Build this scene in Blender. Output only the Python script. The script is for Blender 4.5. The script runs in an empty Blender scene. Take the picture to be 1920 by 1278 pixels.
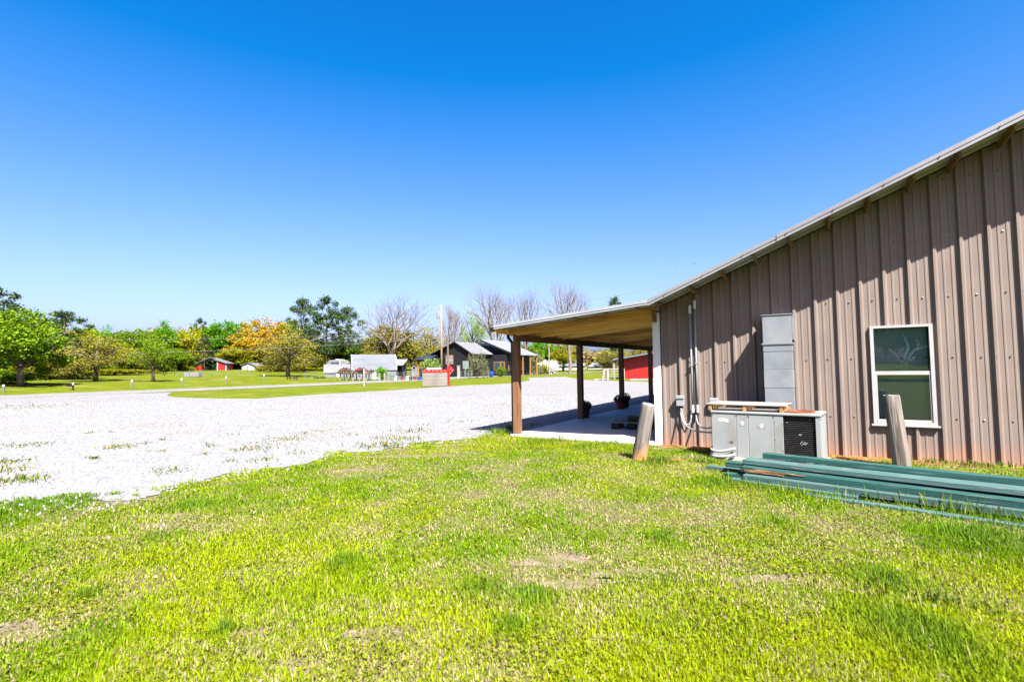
import bpy, bmesh, math, random
import numpy as np
from mathutils import Vector, Matrix
R = math.radians
sc = bpy.context.scene
COL = sc.collection

# ------------------------------------------------------------------ camera
F = 968.0
CAM = Vector((0, 0, 1.45))
YAW, PITCH, ROLL = R(30.5), R(2.9), R(-0.825)
RM = Matrix.Rotation(YAW, 3, 'Z') @ Matrix.Rotation(math.pi/2 + PITCH, 3, 'X') @ Matrix.Rotation(ROLL, 3, 'Z')
cam = bpy.data.cameras.new('camera'); cam_o = bpy.data.objects.new('camera', cam); COL.objects.link(cam_o)
cam_o.location = CAM; cam_o.rotation_euler = RM.to_euler()
cam.sensor_width = 36; cam.lens = F/1920*36; cam.clip_start = 0.05; cam.clip_end = 4000
cam.dof.use_dof = True; cam.dof.focus_distance = 8.5; cam.dof.aperture_fstop = 2.4
sc.camera = cam_o

# ------------------------------------------------------------------ world, sun, exposure
SUN = Vector((0.62, -0.50, 1.0)).normalized()
w = bpy.data.worlds.new('World'); sc.world = w; w.use_nodes = True
nt = w.node_tree; nt.nodes.clear()
out = nt.nodes.new('ShaderNodeOutputWorld'); bg = nt.nodes.new('ShaderNodeBackground')
sky = nt.nodes.new('ShaderNodeTexSky'); sky.sky_type = 'NISHITA'; sky.sun_disc = False
sky.sun_elevation = math.asin(SUN.z); sky.sun_rotation = math.atan2(SUN.x, SUN.y)
sky.altitude = 200; sky.air_density = 1.0; sky.dust_density = 3.0; sky.ozone_density = 2.0
v1 = nt.nodes.new('ShaderNodeVectorMath'); v1.operation = 'SUBTRACT'; v1.inputs[1].default_value = (1.02, 0.60, 0.0)
v2 = nt.nodes.new('ShaderNodeVectorMath'); v2.operation = 'MAXIMUM'; v2.inputs[1].default_value = (0.02, 0.05, 0.0)
v3 = nt.nodes.new('ShaderNodeVectorMath'); v3.operation = 'MULTIPLY'; v3.inputs[1].default_value = (1.10, 0.875, 1.02)
nt.links.new(sky.outputs[0], v1.inputs[0]); nt.links.new(v1.outputs[0], v2.inputs[0]); nt.links.new(v2.outputs[0], v3.inputs[0])
nt.links.new(v3.outputs[0], bg.inputs[0]); nt.links.new(bg.outputs[0], out.inputs[0])
bg.inputs[1].default_value = 0.0505
sl = bpy.data.lights.new('sun', 'SUN'); so = bpy.data.objects.new('sun', sl); COL.objects.link(so)
sl.energy = 5.0; sl.angle = R(0.5); sl.color = (1.0, 0.95, 0.87)
so.rotation_euler = SUN.to_track_quat('Z', 'Y').to_euler(); so.location = (10, -10, 30)
vs = sc.view_settings; vs.view_transform = 'Standard'; vs.look = 'None'; vs.exposure = 2.55; vs.gamma = 1.0; vs.use_curve_mapping = False
sc.render.engine = 'CYCLES'
sc.cycles.max_bounces = 6; sc.cycles.transparent_max_bounces = 12
sc.cycles.use_denoising = True

# ------------------------------------------------------------------ photo-to-place helpers (to read positions off; everything gets its own depth)
def ray(px, py): return RM @ Vector(((px-960)/F, -(py-639)/F, -1.0))
def on_z(px, py, z=0.0):
    r = ray(px, py); t = (z-CAM.z)/r.z; return CAM + r*t
def on_y(px, py, y):
    r = ray(px, py); t = (y-CAM.y)/r.y; return CAM + r*t
def at(px, py, Z): return CAM + ray(px, py)*Z
FW = Vector((-math.sin(YAW), math.cos(YAW), 0)); RT = Vector((math.cos(YAW), math.sin(YAW), 0))
def c2w(xc, zc, z=0.0): return Vector((RT.x*xc+FW.x*zc, RT.y*xc+FW.y*zc, z))
ROADC = [(-150, -150), (-60, -9), (-33, 33), (-22.7, 45.5), (-11.7, 66), (0.5, 96), (22.5, 126), (60, 150), (160, 190), (900, 420)]
rx = np.array([p[0] for p in ROADC], float); rz = np.array([p[1] for p in ROADC], float)
def gz_np(x, y):
    x = np.asarray(x, float); y = np.asarray(y, float)
    xc = RT.x*x + RT.y*y; zc = FW.x*x + FW.y*y
    d = zc - np.interp(xc, rx, rz)
    t = np.clip((xc + 45)/45, 0, 1); t = t*t*(3-2*t)
    s = 0.020*(1-t) + 0.010*t
    h = s*np.maximum(0, d-12)
    h = 3.6*(1-np.exp(-h/3.6))
    return np.where(zc > 15, h, 0.0)
def gz(x, y): return float(gz_np(x, y))
def spot(px, Z):
    r = at(px, 690, Z); return Vector((r.x, r.y, gz(r.x, r.y)))
def zat(px, py, Z): return at(px, py, Z).z

# ------------------------------------------------------------------ object helpers
WL = {}
def thing(name, label, cat, loc=(0, 0, 0), rotz=None, group=None, rot=None):
    o = bpy.data.objects.new(name, None); COL.objects.link(o); o.empty_display_size = 0.3
    o.location = loc; o['label'] = label; o['category'] = cat
    if group: o['group'] = group
    if rotz is not None or rot is not None:
        o.rotation_euler = rot if rot is not None else (0, 0, rotz); WL[o.name] = Vector((0, 0, 0))
    else: WL[o.name] = Vector(loc)
    return o
def tag(o, label, cat, group=None):
    o['label'] = label; o['category'] = cat
    if group: o['group'] = group
    return o
def link(name, me, mat=None, parent=None, wpos=(0, 0, 0), kind=None, rot=None, scale=None):
    o = bpy.data.objects.new(name, me); COL.objects.link(o); wpos = Vector(wpos)
    if parent is not None:
        o.parent = parent; o.location = wpos - WL[parent.name]
    else: o.location = wpos
    WL[o.name] = wpos
    if rot is not None: o.rotation_euler = rot
    if scale is not None: o.scale = scale
    if mat is not None:
        if not me.materials: me.materials.append(mat)
        elif me.materials[0] != mat:
            o.material_slots[0].link = 'OBJECT'; o.material_slots[0].material = mat
    if kind: o['kind'] = kind
    return o
class MB:
    def __init__(s): s.v = []; s.f = []
    def add(s, vs, fs):
        n = len(s.v); s.v += [tuple(v) for v in vs]; s.f += [tuple(i+n for i in f) for f in fs]; return s
    def box(s, c, d, m=None):
        x, y, z = d[0]/2, d[1]/2, d[2]/2
        vs = [Vector((a*x, b*y, e*z)) for e in (-1, 1) for b in (-1, 1) for a in (-1, 1)]
        if m is not None: vs = [m @ v for v in vs]
        c = Vector(c)
        return s.add([v+c for v in vs], [(0, 2, 3, 1), (4, 5, 7, 6), (0, 1, 5, 4), (2, 6, 7, 3), (0, 4, 6, 2), (1, 3, 7, 5)])
    def bb(s, x0, x1, y0, y1, z0, z1): return s.box(((x0+x1)/2, (y0+y1)/2, (z0+z1)/2), (x1-x0, y1-y0, z1-z0))
    def bar(s, p0, p1, w_, h_, up=(0, 0, 1)):
        p0 = Vector(p0); p1 = Vector(p1); d = (p1-p0).normalized(); u = Vector(up)
        if abs(d.dot(u)) > 0.98: u = Vector((0, 1, 0))
        a = d.cross(u).normalized(); b = a.cross(d).normalized()
        vs = []
        for p in (p0, p1):
            for sa, sb in ((-1, -1), (1, -1), (1, 1), (-1, 1)): vs.append(p + a*sa*w_/2 + b*sb*h_/2)
        return s.add(vs, [(0, 3, 2, 1), (4, 5, 6, 7), (0, 1, 5, 4), (1, 2, 6, 5), (2, 3, 7, 6), (3, 0, 4, 7)])
    def tube(s, pts, rs, n=8, cap=True):
        pts = [Vector(p) for p in pts]
        if not isinstance(rs, (list, tuple)): rs = [rs]*len(pts)
        vs = []; pa = None
        for i, p in enumerate(pts):
            d = (pts[min(i+1, len(pts)-1)] - pts[max(i-1, 0)]).normalized()
            if pa is None:
                u = Vector((0, 0, 1)) if abs(d.z) < 0.9 else Vector((1, 0, 0)); a = d.cross(u).normalized()
            else: a = (pa - d*pa.dot(d)).normalized()
            pa = a; b = d.cross(a)
            for k in range(n):
                t = 2*math.pi*k/n; vs.append(p + (a*math.cos(t) + b*math.sin(t))*rs[i])
        fs = [(i*n+k, i*n+(k+1) % n, (i+1)*n+(k+1) % n, (i+1)*n+k) for i in range(len(pts)-1) for k in range(n)]
        if cap: fs += [tuple(range(n-1, -1, -1)), tuple((len(pts)-1)*n + k for k in range(n))]
        return s.add(vs, fs)
    def lathe(s, prof, c=(0, 0, 0), n=16):
        c = Vector(c); vs = []
        for r, z in prof:
            for k in range(n):
                t = 2*math.pi*k/n; vs.append(c + Vector((r*math.cos(t), r*math.sin(t), z)))
        fs = [(i*n+k, i*n+(k+1) % n, (i+1)*n+(k+1) % n, (i+1)*n+k) for i in range(len(prof)-1) for k in range(n)]
        fs += [tuple(range(n-1, -1, -1)), tuple((len(prof)-1)*n + k for k in range(n))]
        return s.add(vs, fs)
    def prism(s, pts, d):
        n = len(pts); d = Vector(d); pts = [Vector(p) for p in pts]
        return s.add(pts + [p+d for p in pts], [tuple(range(n))[::-1], tuple(range(n, 2*n))] + [(i, (i+1) % n, n+(i+1) % n, n+i) for i in range(n)])
    def mesh(s, name, smooth=False, bevel=0):
        me = bpy.data.meshes.new(name); me.from_pydata(s.v, [], s.f)
        bm = bmesh.new(); bm.from_mesh(me); bmesh.ops.recalc_face_normals(bm, faces=bm.faces)
        if bevel: bmesh.ops.bevel(bm, geom=list(bm.edges), offset=bevel, segments=1, affect='EDGES', clamp_overlap=True)
        bm.to_mesh(me); bm.free()
        if smooth: me.shade_smooth()
        me.update(); return me
    def build(s, name, mat, parent=None, wpos=(0, 0, 0), kind=None, smooth=False, bevel=0, rot=None):
        if parent is not None: wpos = Vector(wpos)
        return link(name, s.mesh(name, smooth, bevel), mat, parent, wpos, kind, rot)
def np_mesh(name, verts, faces, col=None):
    """verts (n,3), faces (m,k) all same k"""
    me = bpy.data.meshes.new(name); n = len(verts); m, k = faces.shape
    me.vertices.add(n); me.vertices.foreach_set('co', np.ascontiguousarray(verts, np.float32).ravel())
    me.loops.add(m*k); me.loops.foreach_set('vertex_index', np.ascontiguousarray(faces, np.int32).ravel())
    me.polygons.add(m); me.polygons.foreach_set('loop_start', np.arange(0, m*k, k, dtype=np.int32))
    try: me.polygons.foreach_set('loop_total', np.full(m, k, np.int32))
    except Exception: pass
    if col is not None:
        at_ = me.color_attributes.new('tint', 'FLOAT_COLOR', 'POINT')
        c4 = np.ones((n, 4), np.float32); c4[:, :3] = col*0.84; at_.data.foreach_set('color', c4.ravel())
    me.update(calc_edges=True); me.validate(); return me

# ------------------------------------------------------------------ materials
def sRGB(r, g, b):
    f = lambda c: (c/255/12.92 if c/255 <= 0.04045 else ((c/255+0.055)/1.055)**2.4)
    return (f(r), f(g), f(b))
def mat(name, c1, c2=None, scale=4.0, rough=0.7, bump=0.0, bscale=None, metal=0.0, stretch=(1, 1, 1), detail=6, spec=0.3, c3=None, s3=1.0, lo=0.35, hi=0.65, island=0.0, objvar=0.0, trans=0.0, lo3=0.55, hi3=0.7, alb=0.48):
    sc_ = lambda c: None if c is None else tuple(k*alb*0.84 for k in c)
    c1, c2, c3 = sc_(c1), sc_(c2), sc_(c3)
    m = bpy.data.materials.new(name); m.use_nodes = True; N = m.node_tree.nodes; L = m.node_tree.links
    b = N['Principled BSDF']; b.inputs['Roughness'].default_value = rough; b.inputs['Metallic'].default_value = metal
    b.inputs['Specular IOR Level'].default_value = spec
    tc = N.new('ShaderNodeTexCoord'); mp = N.new('ShaderNodeMapping'); mp.inputs['Scale'].default_value = stretch
    L.new(tc.outputs['Object'], mp.inputs[0])
    oi = N.new('ShaderNodeObjectInfo'); vm = N.new('ShaderNodeVectorMath'); vm.operation = 'SCALE'
    cx = N.new('ShaderNodeCombineXYZ')
    for i in range(3): L.new(oi.outputs['Random'], cx.inputs[i])
    L.new(cx.outputs[0], vm.inputs[0]); vm.inputs['Scale'].default_value = 37.0
    va = N.new('ShaderNodeVectorMath'); L.new(mp.outputs[0], va.inputs[0]); L.new(vm.outputs[0], va.inputs[1]); vec = va.outputs[0]
    col = None
    if c2 is not None:
        nz = N.new('ShaderNodeTexNoise'); nz.inputs['Scale'].default_value = scale; nz.inputs['Detail'].default_value = detail
        L.new(vec, nz.inputs['Vector'])
        rp = N.new('ShaderNodeValToRGB'); rp.color_ramp.elements[0].position = lo; rp.color_ramp.elements[1].position = hi
        rp.color_ramp.elements[0].color = (*c1, 1); rp.color_ramp.elements[1].color = (*c2, 1)
        L.new(nz.outputs['Fac'], rp.inputs[0]); col = rp.outputs[0]
    else:
        rg = N.new('ShaderNodeRGB'); rg.outputs[0].default_value = (*c1, 1); col = rg.outputs[0]
    if c3 is not None:
        n3 = N.new('ShaderNodeTexNoise'); n3.inputs['Scale'].default_value = s3; n3.inputs['Detail'].default_value = 5
        L.new(vec, n3.inputs['Vector'])
        r3 = N.new('ShaderNodeValToRGB'); r3.color_ramp.elements[0].position = lo3; r3.color_ramp.elements[1].position = hi3
        L.new(n3.outputs['Fac'], r3.inputs[0])
        mx = N.new('ShaderNodeMix'); mx.data_type = 'RGBA'; L.new(r3.outputs[0], mx.inputs['Factor'])
        L.new(col, mx.inputs['A']); mx.inputs['B'].default_value = (*c3, 1); col = mx.outputs['Result']
    if island or objvar:
        ge = N.new('ShaderNodeNewGeometry'); h = N.new('ShaderNodeHueSaturation')
        mr = N.new('ShaderNodeMapRange'); mr.inputs['To Min'].default_value = 1-island; mr.inputs['To Max'].default_value = 1+island
        L.new(ge.outputs['Random Per Island'], mr.inputs['Value'])
        mo = N.new('ShaderNodeMapRange'); mo.inputs['To Min'].default_value = 1-objvar; mo.inputs['To Max'].default_value = 1+objvar
        L.new(oi.outputs['Random'], mo.inputs['Value'])
        mu = N.new('ShaderNodeMath'); mu.operation = 'MULTIPLY'; L.new(mr.outputs[0], mu.inputs[0]); L.new(mo.outputs[0], mu.inputs[1])
        L.new(mu.outputs[0], h.inputs['Value'])
        mh = N.new('ShaderNodeMapRange'); mh.inputs['To Min'].default_value = 0.5-island*0.05; mh.inputs['To Max'].default_value = 0.5+island*0.05
        L.new(ge.outputs['Random Per Island'], mh.inputs['Value']); L.new(mh.outputs[0], h.inputs['Hue'])
        L.new(col, h.inputs['Color']); col = h.outputs[0]
    L.new(col, b.inputs['Base Color'])
    if bump:
        nb = N.new('ShaderNodeTexNoise'); nb.inputs['Scale'].default_value = bscale or scale*3; nb.inputs['Detail'].default_value = 8
        L.new(vec, nb.inputs['Vector']); bp = N.new('ShaderNodeBump'); bp.inputs['Strength'].default_value = bump; bp.inputs['Distance'].default_value = 0.02
        L.new(nb.outputs['Fac'], bp.inputs['Height']); L.new(bp.outputs[0], b.inputs['Normal'])
    if trans:
        tr = N.new('ShaderNodeBsdfTranslucent'); L.new(col, tr.inputs[0]); ms = N.new('ShaderNodeMixShader'); ms.inputs[0].default_value = trans
        L.new(b.outputs[0], ms.inputs[1]); L.new(tr.outputs[0], ms.inputs[2]); L.new(ms.outputs[0], N['Material Output'].inputs[0])
    return m
def leafmat(name, c, var=0.27): return mat(name, c, tuple(min(1, k*1.3) for k in c), scale=0.8, rough=0.8, spec=0.1, island=var, objvar=0.10, trans=0.30, alb=0.92)

M = {}
# wall metal: tan paint, with red clay splashed up from the ground
def wall_mat():
    m = mat('tan_metal', (0.285, 0.225, 0.196), (0.325, 0.262, 0.228), scale=1.3, rough=0.5, bump=0.06, bscale=3.0, spec=0.25)
    N = m.node_tree.nodes; L = m.node_tree.links; b = N['Principled BSDF']
    src = b.inputs['Base Color'].links[0].from_socket
    ge = N.new('ShaderNodeNewGeometry'); sx = N.new('ShaderNodeSeparateXYZ'); L.new(ge.outputs['Position'], sx.inputs[0])
    nz = N.new('ShaderNodeTexNoise'); nz.inputs['Scale'].default_value = 3.0; nz.inputs['Detail'].default_value = 6; L.new(ge.outputs['Position'], nz.inputs['Vector'])
    ma = N.new('ShaderNodeMath'); ma.operation = 'MULTIPLY_ADD'; ma.inputs[1].default_value = -0.5; L.new(nz.outputs['Fac'], ma.inputs[0]); L.new(sx.outputs['Z'], ma.inputs[2])
    mr = N.new('ShaderNodeMapRange'); mr.inputs['From Min'].default_value = 0.05; mr.inputs['From Max'].default_value = -0.30; mr.inputs['To Min'].default_value = 0.0; mr.inputs['To Max'].default_value = 0.40
    L.new(ma.outputs[0], mr.inputs['Value'])
    mx = N.new('ShaderNodeMix'); mx.data_type = 'RGBA'; L.new(mr.outputs[0], mx.inputs['Factor']); L.new(src, mx.inputs['A']); mx.inputs['B'].default_value = (0.30, 0.115, 0.045, 1)
    L.new(mx.outputs['Result'], b.inputs['Base Color'])
    return m
M['wall'] = wall_mat()
def clay_white():
    m = mat('white_trim_clay', (0.72, 0.73, 0.74), (0.78, 0.79, 0.80), scale=2, rough=0.45, alb=0.75)
    N = m.node_tree.nodes; L = m.node_tree.links; b = N['Principled BSDF']; src = b.inputs['Base Color'].links[0].from_socket
    ge = N.new('ShaderNodeNewGeometry'); sx = N.new('ShaderNodeSeparateXYZ'); L.new(ge.outputs['Position'], sx.inputs[0])
    mr = N.new('ShaderNodeMapRange'); mr.inputs['From Min'].default_value = 0.42; mr.inputs['From Max'].default_value = 0.0; mr.inputs['To Max'].default_value = 0.6
    L.new(sx.outputs['Z'], mr.inputs['Value']); mx = N.new('ShaderNodeMix'); mx.data_type = 'RGBA'; L.new(mr.outputs[0], mx.inputs['Factor']); L.new(src, mx.inputs['A']); mx.inputs['B'].default_value = (0.5, 0.3, 0.18, 1)
    L.new(mx.outputs['Result'], b.inputs['Base Color']); return m
M['white_clay'] = clay_white()
M['trim'] = mat('grey_trim_metal', (0.30, 0.30, 0.315), (0.36, 0.36, 0.375), scale=2, rough=0.42, spec=0.5, bump=0.03, alb=0.46)
M['roof'] = mat('galvalume_roof', (0.40, 0.42, 0.45), (0.47, 0.49, 0.51), scale=2, rough=0.4, metal=0.3, alb=0.66)
M['wood'] = mat('pine_rafter', (0.55, 0.29, 0.075), (0.68, 0.39, 0.12), objvar=0.2, alb=1.35, scale=3.0, rough=0.75, bump=0.15, stretch=(0.35, 5, 5), c3=(0.28, 0.13, 0.04), s3=2.0, lo3=0.6, hi3=0.75)
M['wood_b'] = mat('darker_pine_rafter', (0.34, 0.165, 0.045), (0.46, 0.24, 0.07), scale=3.0, rough=0.75, bump=0.15, stretch=(0.35, 5, 5), c3=(0.2, 0.09, 0.03), s3=2.4, alb=1.3)
M['wood_c'] = mat('golden_pine_rafter', (0.62, 0.37, 0.10), (0.78, 0.50, 0.16), scale=3.0, rough=0.75, bump=0.15, stretch=(0.35, 5, 5), c3=(0.3, 0.15, 0.05), s3=2.8, alb=1.3)
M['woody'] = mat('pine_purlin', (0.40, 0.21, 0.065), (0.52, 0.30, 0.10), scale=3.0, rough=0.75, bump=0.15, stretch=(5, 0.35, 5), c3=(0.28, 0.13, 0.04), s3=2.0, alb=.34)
M['post'] = mat('brown_post', (0.25, 0.115, 0.050), (0.36, 0.18, 0.085), scale=4.0, rough=0.75, bump=0.2, stretch=(6, 6, 0.35), c3=(0.15, 0.07, 0.035), s3=3.0)
M['beam'] = mat('brown_beam', (0.27, 0.13, 0.045), (0.38, 0.20, 0.075), scale=4.0, rough=0.75, bump=0.2, stretch=(6, 0.35, 6))
M['concrete'] = mat('concrete', (0.30, 0.31, 0.32), (0.37, 0.375, 0.38), scale=1.6, rough=0.85, bump=0.06, bscale=30, c3=(0.26, 0.265, 0.27), alb=1.1, s3=0.7)
M['black'] = mat('black_metal', (0.012, 0.012, 0.014), (0.02, 0.02, 0.022), rough=0.45)
M['white'] = mat('white_paint', (0.50, 0.51, 0.53), (0.56, 0.57, 0.58), scale=3, rough=0.85, alb=0.62)
M['vinyl'] = mat('white_vinyl', (0.74, 0.74, 0.76), (0.80, 0.80, 0.81), scale=4, rough=0.35, spec=0.5, alb=0.34)
M['screw'] = mat('screw_steel', (0.32, 0.29, 0.28), (0.42, 0.40, 0.38), scale=20, rough=0.35, metal=0.6)
M['galv'] = mat('galvanised_duct', (0.33, 0.37, 0.41), (0.40, 0.44, 0.475), scale=6, rough=0.5, metal=0.35, bump=0.03, c3=(0.48, 0.50, 0.53), alb=0.45, s3=1.2)
M['conduit'] = mat('grey_pvc', (0.40, 0.43, 0.46), (0.46, 0.48, 0.50), scale=5, rough=0.5, alb=0.45)
M['acgrey'] = mat('unit_grey_paint', (0.46, 0.50, 0.51), (0.53, 0.56, 0.57), scale=2.0, rough=0.45, bump=0.03, c3=(0.40, 0.39, 0.36), alb=0.40, s3=1.5, spec=0.4)
M['coil'] = mat('coil_dark', (0.022, 0.020, 0.020), (0.04, 0.036, 0.034), scale=12, rough=0.5, metal=0.2)
M['fin'] = mat('coil_fin', (0.06, 0.055, 0.055), (0.10, 0.095, 0.095), scale=12, rough=0.45, metal=0.4)
M['finbent'] = mat('bent_fin', (0.6, 0.6, 0.6), (0.75, 0.74, 0.72), scale=12, rough=0.4, metal=0.4, alb=0.7)
M['rust'] = mat('rusty_steel', (0.30, 0.07, 0.035), (0.42, 0.13, 0.06), scale=14, rough=0.85, bump=0.2, c3=(0.5, 0.42, 0.38), s3=6, alb=.34)
M['sticker'] = mat('sticker', (0.72, 0.72, 0.72), (0.78, 0.78, 0.78), scale=20, rough=0.5, alb=0.62)
M['print'] = mat('grey_print', (0.36, 0.37, 0.38), (0.40, 0.41, 0.42), scale=9, rough=0.6)
M['pallet'] = mat('weathered_board', (0.42, 0.36, 0.32), (0.58, 0.52, 0.48), scale=4, rough=0.85, bump=0.2, stretch=(0.4, 6, 6), alb=0.42, c3=(0.30, 0.25, 0.22), s3=3)
M['stringer'] = mat('pallet_stringer', (0.45, 0.24, 0.08), (0.55, 0.34, 0.15), scale=5, rough=0.8, bump=0.15)
M['log'] = mat('weathered_log', (0.27, 0.235, 0.205), (0.42, 0.38, 0.34), scale=3.5, rough=0.9, bump=0.6, bscale=9, stretch=(7, 7, 0.45), c3=(0.13, 0.10, 0.085), s3=2.6, lo3=0.52, hi3=0.62, alb=.44)
M['logend'] = mat('log_end_grain', (0.36, 0.31, 0.26), (0.48, 0.43, 0.37), scale=16, rough=0.9, bump=0.3)
def log_clay():
    m = mat('clay_footed_log', (0.27, 0.235, 0.205), (0.42, 0.38, 0.34), scale=3.5, rough=0.9, bump=0.6, bscale=9, stretch=(7, 7, 0.45), c3=(0.13, 0.10, 0.085), s3=2.6, lo3=0.52, hi3=0.62, alb=.44)
    N = m.node_tree.nodes; L = m.node_tree.links; b = N['Principled BSDF']; src = b.inputs['Base Color'].links[0].from_socket
    tc = N.new('ShaderNodeTexCoord'); sx = N.new('ShaderNodeSeparateXYZ'); L.new(tc.outputs['Object'], sx.inputs[0])
    nz = N.new('ShaderNodeTexNoise'); nz.inputs['Scale'].default_value = 5.0; L.new(tc.outputs['Object'], nz.inputs['Vector'])
    a = N.new('ShaderNodeMath'); a.operation = 'MULTIPLY_ADD'; a.inputs[1].default_value = -0.9; L.new(sx.outputs['X'], a.inputs[0]); L.new(sx.outputs['Z'], a.inputs[2])
    a2 = N.new('ShaderNodeMath'); a2.operation = 'MULTIPLY_ADD'; a2.inputs[1].default_value = -0.3; L.new(nz.outputs['Fac'], a2.inputs[0]); L.new(a.outputs[0], a2.inputs[2])
    mr = N.new('ShaderNodeMapRange'); mr.inputs['From Min'].default_value = 0.14; mr.inputs['From Max'].default_value = -0.14; mr.inputs['To Max'].default_value = 0.85; L.new(a2.outputs[0], mr.inputs['Value'])
    mx = N.new('ShaderNodeMix'); mx.data_type = 'RGBA'; L.new(mr.outputs[0], mx.inputs['Factor']); L.new(src, mx.inputs['A']); mx.inputs['B'].default_value = (0.42, 0.17, 0.05, 1)
    L.new(mx.outputs['Result'], b.inputs['Base Color']); return m
M['logclay'] = log_clay()
M['green'] = mat('green_painted_wood', (0.010, 0.080, 0.070), (0.022, 0.135, 0.118), scale=4, rough=0.6, bump=0.2, stretch=(0.5, 6, 6), c3=(0.14, 0.21, 0.20), s3=6.0, lo3=0.58, hi3=0.72, objvar=0.2, spec=0.35)
M['greenp'] = mat('faded_green_painted_wood', (0.055, 0.15, 0.14), (0.11, 0.21, 0.205), scale=4, rough=0.6, bump=0.2, stretch=(0.5, 6, 6), c3=(0.30, 0.33, 0.30), s3=7.0, lo3=0.60, hi3=0.70, objvar=0.15, spec=0.35)
M['splint'] = mat('splintered_wood', (0.52, 0.24, 0.09), (0.60, 0.36, 0.18), scale=6, rough=0.9, bump=0.4, stretch=(0.6, 6, 6), c3=(0.2, 0.08, 0.03), s3=5)
M['red'] = mat('red_metal', (0.55, 0.018, 0.015), (0.62, 0.03, 0.025), scale=1.0, rough=0.45)
M['redpaint'] = mat('red_sign_paint', (0.60, 0.012, 0.012), (0.68, 0.03, 0.025), scale=2.0, rough=0.4)
M['signface'] = mat('faded_sign_board', (0.26, 0.235, 0.205), (0.31, 0.29, 0.255), scale=1.5, rough=0.6, c3=(0.22, 0.18, 0.15), s3=0.8)
M['bulb'] = mat('sign_bulb', (0.85, 0.83, 0.78), rough=0.2)
M['blackhouse'] = mat('black_siding', (0.010, 0.011, 0.016), (0.016, 0.017, 0.023), scale=1, rough=0.6)
M['greyroof'] = mat('light_grey_metal_roof', (0.21, 0.22, 0.245), (0.26, 0.27, 0.295), scale=0.7, rough=0.85)
M['darkroof'] = mat('dark_metal_roof', (0.025, 0.031, 0.050), (0.034, 0.041, 0.062), scale=0.7, rough=0.5)
M['whiteroof'] = mat('pale_metal_roof', (0.155, 0.175, 0.21), (0.185, 0.205, 0.24), scale=0.7, rough=0.85)
M['shedwall'] = mat('white_shed_siding', (0.19, 0.20, 0.22), (0.23, 0.24, 0.255), scale=1.0, rough=0.85)
M['cedarwood'] = mat('cedar_frame', (0.42, 0.19, 0.06), (0.50, 0.25, 0.09), scale=3, rough=0.7)
M['polewood'] = mat('pole_wood', (0.36, 0.24, 0.14), (0.46, 0.33, 0.21), scale=2, rough=0.85, stretch=(4, 4, 0.3), bump=0.1)
M['greywood'] = mat('grey_post_wood', (0.33, 0.29, 0.25), (0.44, 0.40, 0.35), scale=3, rough=0.9, stretch=(4, 4, 0.4), bump=0.2)
M['darkglass'] = mat('dark_pane', (0.05, 0.08, 0.09), (0.07, 0.10, 0.11), scale=1, rough=0.08, spec=0.8)
M['bark'] = mat('bark', (0.13, 0.095, 0.07), (0.22, 0.17, 0.13), scale=3, rough=0.95, bump=0.5, stretch=(3, 3, 0.6))
M['barkpale'] = mat('pale_bark', (0.19, 0.145, 0.10), (0.27, 0.21, 0.15), scale=3, rough=0.95, bump=0.4, stretch=(3, 3, 0.6))
M['terracotta'] = mat('red_clay_pot', (0.30, 0.035, 0.03), (0.36, 0.06, 0.05), scale=6, rough=0.6)
M['darkpot'] = mat('dark_plastic_pot', (0.05, 0.018, 0.02), (0.07, 0.03, 0.03), scale=6, rough=0.5)
M['bluepot'] = mat('blue_glazed_pot', (0.02, 0.08, 0.42), (0.03, 0.11, 0.5), scale=6, rough=0.25)
M['wire'] = mat('wire', (0.42, 0.43, 0.45), rough=0.5, metal=0.2)
M['greensign'] = mat('green_grey_sign_back', (0.16, 0.22, 0.20), (0.2, 0.26, 0.24), scale=2, rough=0.5)
M['asphalt'] = mat('old_asphalt', (0.22, 0.22, 0.225), (0.28, 0.278, 0.278), scale=0.8, rough=0.9, bump=0.1, bscale=40)
M['paintline'] = mat('road_paint', (0.62, 0.60, 0.55), (0.72, 0.70, 0.66), scale=2, rough=0.7)

# grounds
M['ground'] = mat('field_turf', (0.105, 0.150, 0.004), (0.175, 0.210, 0.007), scale=0.9, rough=0.95, spec=0.05, bump=0.8, bscale=14, c3=(0.25, 0.22, 0.07), s3=0.35, lo3=0.54, hi3=0.72, detail=10)
M['soil'] = mat('pale_soil', (0.23, 0.175, 0.125), (0.33, 0.265, 0.20), scale=9, rough=0.95, bump=0.5, bscale=60, c3=(0.16, 0.17, 0.04), s3=7, lo3=.42, hi3=.62, spec=0.05)
M['clay'] = mat('red_clay', (0.33, 0.125, 0.05), (0.40, 0.20, 0.095), scale=6, rough=0.95, bump=0.6, bscale=40, c3=(0.22, 0.22, 0.05), s3=4, spec=0.05)
M['thatch'] = mat('lawn_thatch', (0.20, 0.155, 0.085), (0.27, 0.225, 0.13), scale=14, rough=0.95, bump=0.7, bscale=70, c3=(0.15, 0.20, 0.008), s3=2.2, lo3=.36, hi3=.56, spec=0.05)
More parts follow.
